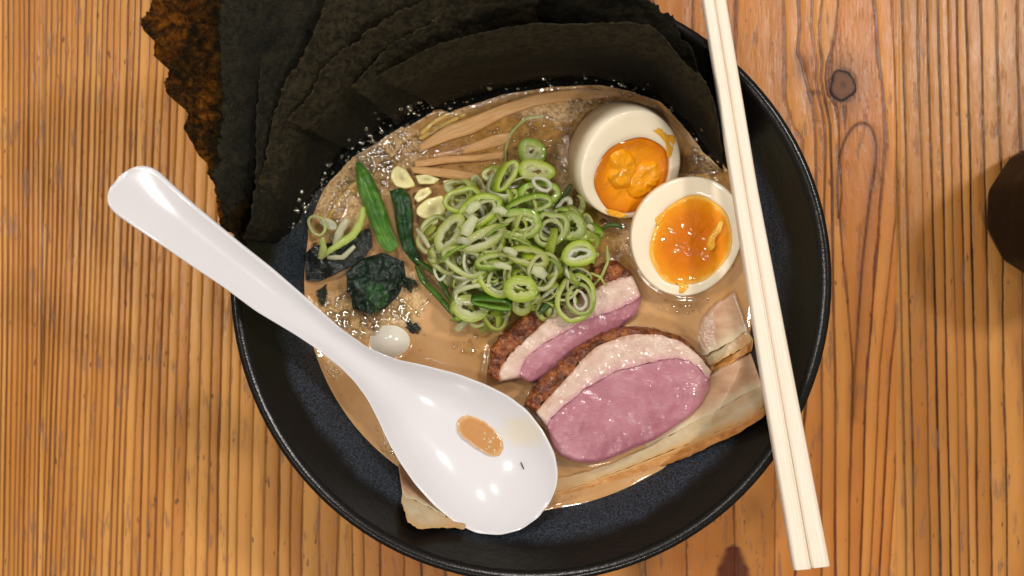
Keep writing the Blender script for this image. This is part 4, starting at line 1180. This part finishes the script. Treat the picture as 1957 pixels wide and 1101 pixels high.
def strip(pts, wpx, mat, label, z=None, dz=.003, name='scallion_strip', th=.0010, lift=.001):
    s = smooth(resample(pts, 30), 3)
    V, rad, run = [], [], []
    for i, (a, b) in enumerate(s):
        j0, j1 = max(i - 1, 0), min(i + 1, 29)
        t = s[j1] - s[j0]; t = t / (np.linalg.norm(t) + 1e-9)
        nrm = np.array([-t[1], t[0]]) * wpx / 2 * (.72 + .28 * math.sin(math.pi * i / 29) + .22 * nz(a, b, wpx, .11))
        zz = (heap_z(a, b) if z is None else z) + dz + lift * math.sin(math.pi * i / 29)
        for f, d in [(-1, 0), (-.5, .0004), (.5, .0004), (1, 0), (1, -th), (-1, -th)]:
            p = P(a + nrm[0] * f, b + nrm[1] * f, zz); p.z += d
            V.append(p); rad.append(.5 + .5 * abs(f) if d >= 0 else .9); run.append(i / 29 * .6)
    F = []
    for i in range(29):
        for q in range(6):
            q2 = (q + 1) % 6
            F.append((i * 6 + q, (i + 1) * 6 + q, (i + 1) * 6 + q2, i * 6 + q2))
    F += [tuple(range(6))[::-1], tuple(29 * 6 + q for q in range(6))]
    o = mesh(name, V, F, mat, attrs={'rad': rad, 'run': run})
    fix_normals(o)
    return tag(o, label, 'scallion', 'cut scallions heaped on the broth')

strip([(792, 494), (812, 508), (836, 525), (851, 554), (862, 576)], 11, S_DARK, 'dark green stalk strip running from the folded leaf to the heap foot', z=.0565, dz=0)
strip([(796, 507), (807, 536), (836, 565), (865, 598), (880, 616)], 12, S_DARK, 'ribbed green stalk strip below the other stalk strip, reaching the broth', z=.0560, dz=0)
strip([(868, 560), (890, 550), (915, 545), (938, 546)], 9, S_WHITE, 'white scallion sliver left of the thick star slit ring', dz=.006)
strip([(1035, 570), (1052, 556), (1064, 546)], 8, S_WHITE, 'short white scallion sliver left of the largest ring', z=.0655, dz=0)
strip([(1030, 598), (1046, 584), (1062, 572)], 14, S_DARK, 'short dark green sliver lying against the rear duck skin', z=.0630, dz=0)
strip([(918, 634), (930, 622), (940, 608)], 17, S_LIME, 'lime green square sliver dipping into broth in front of the heap', z=.0560, dz=0)
strip([(872, 632), (885, 618), (895, 606)], 14, S_WHITE, 'whitish sliver sunk in the broth left of the lime sliver', z=.0545, dz=0)
strip([(945, 590), (960, 602), (968, 618)], 10, S_LIME, 'pale curved sliver pointing at the rear duck slice', z=.0585, dz=0)
strip([(1110, 462), (1122, 448), (1128, 438)], 17, S_LIME, 'bright yellow square sliver right of the heart shaped pair', dz=.006)
strip([(1060, 400), (1078, 375), (1092, 352)], 10, S_DARK, 'thin green sliver beside the rear egg half', z=.0580, dz=0)
strip([(1150, 437), (1165, 430), (1180, 430), (1190, 437)], 9, S_DARK, 'dark green curl touching the rear egg half', z=.0560, dz=0)
strip([(1130, 550), (1150, 528), (1162, 500), (1160, 470)], 6, S_PALE, 'thin pale thread hanging off the right end of the heap', z=.0610, dz=0)
strip([(1110, 530), (1130, 522), (1148, 530), (1158, 548)], 5, S_PALE, 'thin pale thread looping over the rear duck slice', z=.0640, dz=0)
strip([(694, 395), (691, 420), (676, 449), (643, 470), (614, 490)], 14, S_PALE, 'long pale onion strip bent over the black seaweed flap', z=.0575, dz=0)
strip([(615, 455), (618, 475), (612, 495)], 13, S_PALE, 'short pale onion stub at the left of the seaweed flap', z=.0585, dz=0)
strip([(640, 468), (650, 440), (664, 418)], 15, S_WHITE, 'translucent onion strip beside the long pale strip', z=.0560, dz=0)
strip([(625, 492), (655, 492), (678, 470)], 10, S_WHITE, 'whitish onion edge just under the long pale strip', z=.0562, dz=0)
S(607, 431, 18, 21, -20, S_PALE, 'thin pale onion loop at the nori corner', .0010, .0026, z=.0580)
S(628, 428, 17, 10, 25, S_WHITE, 'white onion scrap beside the thin pale loop', .0020, .002, z=.0570)
strip([(970, 330), (965, 290), (975, 255), (1005, 225), (1040, 222)], 7, S_PALE, 'thin onion arc curving under the broth above the topmost ring', z=.0520, dz=0, lift=.0008)
for (x_, y_, a_, l_, w_, lb) in [
        (905, 398, -35, 30, 17, 'square white flake on the long oval ring at the upper left'), (898, 432, -60, 42, 22, 'largest white flake lying on the middle left of the heap'),
        (955, 404, 12, 26, 16, 'ribbed white flake between the long oval ring and the green rings'), (885, 462, 10, 26, 15, 'yellowish white flake at the pale heart of the heap'),
        (975, 482, 25, 28, 13, 'short white stub lying in the centre of the heap'), (1030, 522, 30, 30, 20, 'white flake folded inside the pale open ring'),
        (960, 510, 10, 34, 12, 'white flake behind the thick star slit ring'), (808, 455, 55, 44, 9, 'narrow white sliver at the left foot of the heap'),
        (1128, 436, 40, 16, 9, 'small white crumb beside the bright yellow sliver')]:
    dx, dy = math.cos(R(a_)) * l_ / 2, math.sin(R(a_)) * l_ / 2
    strip([(x_ - dx, y_ - dy), (x_, y_ - 3), (x_ + dx, y_ + dy)], w_, S_WHITE, lb, dz=.0075, name='scallion_flake', th=.0005)
for (x_, y_, a_, l_, w_, lb) in [(950, 440, -30, 50, 7, 'slender green thread crossing the middle of the heap'), (990, 462, 20, 60, 6, 'slender green thread left of the heart shaped pair'),
        (870, 482, -30, 60, 7, 'slender green thread over the pale heart of the heap'), (1060, 505, 40, 34, 7, 'slender green thread below the heart shaped pair')]:
    dx, dy = math.cos(R(a_)) * l_ / 2, math.sin(R(a_)) * l_ / 2
    strip([(x_ - dx, y_ - dy), (x_, y_ - 5), (x_ + dx, y_ + dy)], w_, S_GREEN, lb, dz=.0075, name='scallion_thread', th=.0005)

o = disc_slab('scallion_mound', S_PALE, None, [(815, 470), (835, 415), (880, 380), (940, 362), (1000, 345), (1050, 365), (1085, 410), (1115, 460), (1110, 510), (1060, 560), (1000, 590), (930, 600), (880, 580), (840, 540)], .0540, .002, 120, 40, .002, .0032, 260, .002, 260, 1, .0095)
for nm, val in (('rad', [.38 + .55 * fbm(v.co.x, v.co.y, 4, 420) for v in o.data.vertices]), ('run', [v.co.x * 30 for v in o.data.vertices])):
    at = o.data.attributes.new(nm, 'FLOAT', 'POINT'); at.data.foreach_set('value', np.array(val, np.float32))
tag(o, 'packed mass of fine scallion bits filling the middle of the heap', 'scallion', kind='stuff')

# shreds buried between and under the rings, named after the ring they lie by
NEAR = [(o.location.copy(), o['label'].split(',')[0]) for o in COL.objects if o.get('category') == 'scallion' and o.name.startswith('scallion_ring')]
USED = set()
SHORT = lambda l: ' '.join(l.replace('scallion ', '').split()[:8])
for i in range(140):
    a, q = rnd.random() * 6.283, math.sqrt(rnd.random())
    x_ = 972 + 165 * q * math.cos(a); y_ = 470 + 145 * q * math.sin(a)
    if x_ > 1110 and y_ > 500: continue
    if x_ + y_ < 1225 or (x_ > 1070 and y_ < 400) or (x_ < 862 and y_ < 428) or (x_ < 872 and y_ > 515): continue
    near_left = math.hypot(x_ - 880, y_ - 455) < 75
    pool = [('pale', S_PALE), ('lime', S_LIME), ('white', S_WHITE), ('pale', S_PALE)] if near_left else [('green', S_GREEN), ('lime', S_LIME), ('pale', S_PALE), ('lime', S_LIME), ('white', S_WHITE), ('pale', S_PALE), ('green', S_GREEN)]
    cn, m_ = rnd.choice(pool)
    arc = rnd.uniform(1.6, 4.2) if rnd.random() < .55 else 2 * math.pi; s0 = rnd.random() * 6
    rr_ = rnd.uniform(18, 44) if arc < 5 else rnd.uniform(15, 34)
    p = P(x_, y_, .062)
    ne_ = min(NEAR, key=lambda e: (e[0].xy - p.xy).length)
    of_ = p.xy - ne_[0].xy
    if of_.length < .0022: dr_ = 'beneath'
    elif abs(of_.x) > abs(of_.y): dr_ = 'right of' if of_.x > 0 else 'left of'
    else: dr_ = 'above' if of_.y > 0 else 'below'
    shp = 'loop' if arc > 5 else 'curl' if arc > 2.9 else 'shred'
    lab = f'{cn} {shp} {dr_} the ' + SHORT(ne_[1])
    for pre in ('', 'small ' if rr_ < 26 else 'wide ', 'thin ', 'bent '):
        if pre + lab not in USED: lab = pre + lab; break
    USED.add(lab)
    scallion(x_, y_, rr_, rr_ * rnd.uniform(.5, .95), rnd.random() * 360, m_, lab, rnd.uniform(.0007, .0016), rnd.uniform(.0020, .0042), s0, s0 + arc,
             (rnd.gauss(0, 28), rnd.gauss(0, 28)), rnd.uniform(-.0005, .0018), irr=.12, name='scallion_shred', group='scallion shreds in the heap', curl=.0012)

# ------------------------------------------------------------------ spoon
k = NM('white_melamine'); co = k.obj()
x, y, z = k.sep(co)
fc = P(1000, 822, .058)
dx_ = k.math('DIVIDE', k.math('SUBTRACT', x, fc.x), .0105); dy_ = k.math('DIVIDE', k.math('SUBTRACT', y, fc.y), .0075)
fm_ = k.math('SUBTRACT', 1.0, k.math('ADD', k.math('MULTIPLY', dx_, dx_), k.math('MULTIPLY', dy_, dy_)))
fm_ = k.step(k.math('ADD', fm_, k.math('MULTIPLY', k.math('SUBTRACT', k.noise(co, 420, 4, .6), .5), 1.6)), .1, .8)
MEL = k.done(k.pbr(k.mix(k.math('MULTIPLY', fm_, .6), srgb(229, 226, 229), srgb(232, 218, 186)), k.math('ADD', .15, k.math('MULTIPLY', fm_, .2)), k.bump(k.noise(co, 90, 2), .02, .0005), spec=.5, sss=.08, sssr=(1, .9, .9), ssss=.003, coat=.6, coatr=.04))
UPX = [(205, 386), (207, 372), (214, 356), (236, 333), (258, 320), (272, 318), (287, 320), (304, 329), (328, 352), (365, 386), (421, 433), (458, 464), (520, 513), (581, 566), (620, 601), (649, 627), (702, 665), (756, 687), (809, 698), (872, 714), (925, 734), (969, 756), (1005, 783), (1036, 823), (1058, 867), (1064, 903), (1061, 930)]
LOX = [(205, 386), (207, 394), (220, 410), (257, 436), (313, 473), (371, 513), (427, 550), (489, 596), (563, 640), (604, 667), (649, 702), (676, 729), (702, 765), (720, 800), (738, 840), (760, 880), (791, 925), (827, 965), (867, 998), (907, 1018), (952, 1022), (992, 1012), (1027, 987), (1048, 960), (1061, 930)]
# stations along the axis, measured perpendicular to it
A0, A1 = np.array([238., 350.]), np.array([1030., 992.])
axis = (A1 - A0) / np.linalg.norm(A1 - A0); perp = np.array([axis[1], -axis[0]])
loop = np.array(UPX + LOX[::-1][1:-1], float)
loop = smooth_closed(resample(list(loop) + [loop[0]], 401)[:-1], 3)
loop = loop.mean(0) + (loop - loop.mean(0)) * 1.008
tl_ = (loop - A0) @ axis; pl_ = (loop - A0) @ perp
t0, t1 = tl_.min(), tl_.max()
up_m = pl_ > 0
i0, i1 = int(tl_.argmin()), int(tl_.argmax())
def half(i_from, i_to):
    r_ = []
    i = i_from
    while True:
        r_.append((tl_[i], pl_[i]))
        if i == i_to: break
        i = (i + 1) % len(tl_)
    return np.array(r_)
h1 = half(i0, i1); h2 = half(i1, i0)[::-1]
if h1[:, 1].mean() < h2[:, 1].mean(): h1, h2 = h2, h1
NS, NV = 170, 41
ZE = [(0, .1165), (.12, .1085), (.30, .0945), (.45, .0835), (.58, .0745), (.70, .0695), (.85, .0680), (1, .0695)]
DE = [(0, .0004), (.05, .0012), (.15, .0022), (.35, .0030), (.48, .0040), (.58, .0062), (.70, .0105), (.80, .0125), (.90, .0105), (.97, .0045), (1, .0004)]
def sm_table(tab):
    xs = np.linspace(0, 1, 201)
    v = np.interp(xs, [a for a, _ in tab], [b for _, b in tab])
    for _ in range(40): v[1:-1] = (v[:-2] + v[1:-1] * 2 + v[2:]) / 4
    return lambda t: float(np.interp(t, xs, v))
ze_f, de_f = sm_table(ZE), sm_table(DE)
TH, RND = .0027, .0014
top, bot, UV = [], [], []
for i in range(NS):
    s = .5 - .5 * math.cos(math.pi * i / (NS - 1))
    t = t0 + (t1 - t0) * min(max(s, 1e-5), 1 - 1e-5)
    a = float(np.interp(t, h1[:, 0], h1[:, 1])); b = float(np.interp(t, h2[:, 0], h2[:, 1]))
    ze, de = ze_f(s), de_f(s)
    for j in range(NV):
        w = -math.cos(math.pi * j / (NV - 1))
        w = .75 * w + .25 * (2 * j / (NV - 1) - 1)
        q = A0 + axis * t + perp * ((a + b) / 2 + w * (a - b) / 2)
        dpx = min((1 - abs(w)) * abs(a - b) / 2, (t - t0) * .9 + 0, (t1 - t) * .9)
        d = max(dpx, 0) * (ZC - ze) / FPX
        e = 1 - min(d / RND, 1)
        rnd_ = math.sqrt(max(0, 1 - e * e))              # 0 at the very edge, 1 inside
        z = ze - de * (1 - abs(w) ** (2.4 if s > .5 else 2.0))
        p = P(q[0], q[1], ze)
        top.append(Vector((p.x, p.y, z - TH / 2 + TH / 2 * rnd_)))
        bot.append(Vector((p.x, p.y, z - TH / 2 - TH / 2 * rnd_ - 1e-5)))
V = top + bot
gf = grid_faces(NS, NV)
F = gf + [tuple(x + len(top) for x in f[::-1]) for f in gf]
spoon = mesh('soup_spoon', V, F, MEL)
import bmesh
bm = bmesh.new(); bm.from_mesh(spoon.data)
bmesh.ops.remove_doubles(bm, verts=bm.verts, dist=.00004)
bmesh.ops.recalc_face_normals(bm, faces=bm.faces)
bm.to_mesh(spoon.data); bm.free()
V = top
tag(spoon, 'glossy white soup spoon resting across the left rim with its handle over the table', 'spoon')

def spoon_z(px, py):
    best = min(V_SP, key=lambda v: (v[1] - px) ** 2 + (v[2] - py) ** 2)
    return best[0]
V_SP = [(v.z, *px_of(v)) for v in V]
k = NM('puddle_broth'); co = k.obj(); uv = k.uv(); u, v, _ = k.sep(uv)
n = k.noise(co, 600, 3)
PUD = k.done(k.pbr(k.mix(k.step(u, .75, 1), k.mix(n, srgb(196, 138, 82), srgb(206, 152, 98)), srgb(222, 180, 130)), .08, k.bump(n, .1, .0003), coat=.6, coatr=.03, spec=.6))
pud_o = [(872, 808), (878, 797), (892, 793), (912, 797), (930, 808), (946, 822), (960, 838), (966, 852), (960, 868), (944, 875), (926, 866), (905, 852), (886, 838), (874, 824)]
cz = max(spoon_z(*p) for p in pud_o) 
cl = min(spoon_z(*p) for p in pud_o)
pz = (cz + cl) / 2 + .0008
pud = disc_slab('broth_puddle', PUD, None, pud_o, pz, .0030, 60, 10, .0006, .00012, 300, .0004, 600, 2)
tag(pud, 'small tan puddle of broth in the hollow of the spoon', 'puddle')
pl3 = []
for _ in range(22):
    a, q = rnd.random() * 6.28, math.sqrt(rnd.random())
    x_, y_ = 943 + 20 * q * math.cos(a), 842 + 24 * q * math.sin(a)
    pl3.append((P(x_, y_, max(pz, spoon_z(x_, y_)) + .0000), .0002 + .0006 * rnd.random() ** 2))
k = NM('bubble_milk')
BMILK = k.done(k.pbr(srgb(236, 208, 160), .1, coat=1, coatr=.03, alpha=.75))
bubbles('puddle_bubbles', pl3, BMILK, pud, lat=4, lon=9)
k = NM('speck')
SPK = k.done(k.pbr(srgb(70, 36, 24), .5))
sz = spoon_z(998, 890) + .0004
tag(tube('dark_speck', SPK, None, [P(995, 884, sz), P(998, 890, sz + .0002), P(1001, 897, sz)], .00022, 6), 'tiny dark fibre stuck inside the spoon near its tip', 'speck')

# ------------------------------------------------------------------ chopsticks
k = NM('chopstick_wood'); co = k.obj(); uv = k.uv(); u, v, _ = k.sep(uv)
fb = k.noise(k.comb(k.math('MULTIPLY', u, 5.0), k.math('MULTIPLY', v, 10.0), k.attr('side')), 1.0, 4, .6)
fb2 = k.noise(k.comb(k.math('MULTIPLY', u, 30.0), k.math('MULTIPLY', v, 50.0), 0.0), 1.0, 3)
col = k.ramp(fb, [(.28, srgb(238, 221, 197)), (.5, srgb(245, 232, 213)), (.7, srgb(249, 239, 223))])
ln = k.step(k.math('ABSOLUTE', k.math('SUBTRACT', k.math('ADD', v, k.math('MULTIPLY', k.math('SUBTRACT', k.noise(k.comb(k.math('MULTIPLY', u, 7.0), 0.0, 0.0), 1.0), .5), .25)), .82)), .05, .0)
col = k.mix(k.math('MULTIPLY', ln, .30), col, srgb(190, 140, 92))
CHOP = k.done(k.pbr(col, .5, k.bump(k.math('ADD', fb, fb2), .25, .0003), sss=.1, sssr=(1, .8, .5), ssss=.001, spec=.3))
chops = tag(empty('chopsticks', P(1465, 560, .084)), 'pair of pale disposable wooden chopsticks still joined, laid across the right rim', 'chopsticks')
def stick(l_edge, r_edge, side, notch):
    n = 60
    Lc, Rc = resample(l_edge, n), resample(r_edge, n)
    V, UV, at = [], [], []
    sec = [(0, -.8), (0, .62), (.10, .95), (.2, 1.0), (.5, 1.0), (.8, 1.0), (.90, .95), (1, .62), (1, -.8), (.9, -1), (.1, -1)]
    for i in range(n):
        u = i / (n - 1)
        th = .0021 + .0004 * u
        zc = .0832 + .0006 + th * .9
        sh = 1.0
        if i == 0: sh = .86
        for f, h in sec:
            p = Lc[i] + (Rc[i] - Lc[i]) * (.5 + (f - .5) * sh)
            V.append(P(p[0], p[1], zc + th) + Vector((0, 0, -th + th * h * (sh if i in (0, n - 1) else 1)))); UV.append((u, f)); at.append(side)
    m = len(sec)
    F = []
    for i in range(n - 1):
        for q in range(m):
            q2 = (q + 1) % m
            F.append((i * m + q, (i + 1) * m + q, (i + 1) * m + q2, i * m + q2))
    F += [tuple(range(m))[::-1], tuple((n - 1) * m + q for q in range(m))]
    o = mesh('stick', V, F, CHOP, chops, uv=UV, attrs={'side': at})
    fix_normals(o)
    for p in o.data.polygons: p.use_smooth = len(p.vertices) == 4
    b = o.modifiers.new('edge', 'BEVEL'); b.width = .0003; b.segments = 2; b.limit_method = 'ANGLE'; b.angle_limit = R(35)
    return o
stick([(1334, -70), (1344, 0), (1401, 360), (1458, 730), (1516, 1075), (1519, 1091)], [(1355, -70), (1366, 0), (1425, 360), (1489, 730), (1549, 1073), (1552, 1088)], 0.0, 0)
stick([(1356, -70), (1367, 0), (1426, 360), (1490, 730), (1550, 1072), (1553, 1087)], [(1378, -70), (1389, 0), (1449, 360), (1520, 730), (1585, 1068), (1588, 1083)], 5.0, 0)

# ------------------------------------------------------------------ dark container at the right edge
k = NM('dark_lacquer'); co = k.obj()
n = k.noise(co, 120, 4)
LACQ = k.done(k.pbr(k.mix(n, srgb(12, 9, 7), srgb(22, 16, 12)), k.math('ADD', .42, k.math('MULTIPLY', n, .25)), k.bump(k.noise(co, 260, 3), .4, .0006), spec=.2))
jar = tag(empty('dark_container', P(2005, 408, 0)), 'dark brown faceted lacquer container cut off by the right edge', 'container')
def lathe(name, prof, sides, mat, parent, rot=0):
    V, F = [], []
    for r_, z_ in prof:
        for i in range(sides):
            a = 2 * math.pi * i / sides + rot
            V.append((r_ * math.cos(a), r_ * math.sin(a), z_))
    for q in range(len(prof) - 1):
        for i in range(sides):
            j = (i + 1) % sides
            F.append((q * sides + i, q * sides + j, (q + 1) * sides + j, (q + 1) * sides + i))
    F += [tuple(range(sides))[::-1], tuple((len(prof) - 1) * sides + i for i in range(sides))]
    o = mesh(name, V, F, mat, None, smooth_=False)
    o.parent = parent
    fix_normals(o)
    b = o.modifiers.new('edge', 'BEVEL'); b.width = .0016; b.segments = 3; b.limit_method = 'ANGLE'; b.angle_limit = R(15)
    return o
lathe('body', [(.024, .001), (.0285, .004), (.0300, .010), (.0300, .052), (.0285, .058)], 12, LACQ, jar, R(12))
lathe('lid', [(.0265, .0585), (.0290, .060), (.0290, .066), (.0240, .072), (.008, .074), (.0075, .080), (.004, .083)], 12, LACQ, jar, R(12))
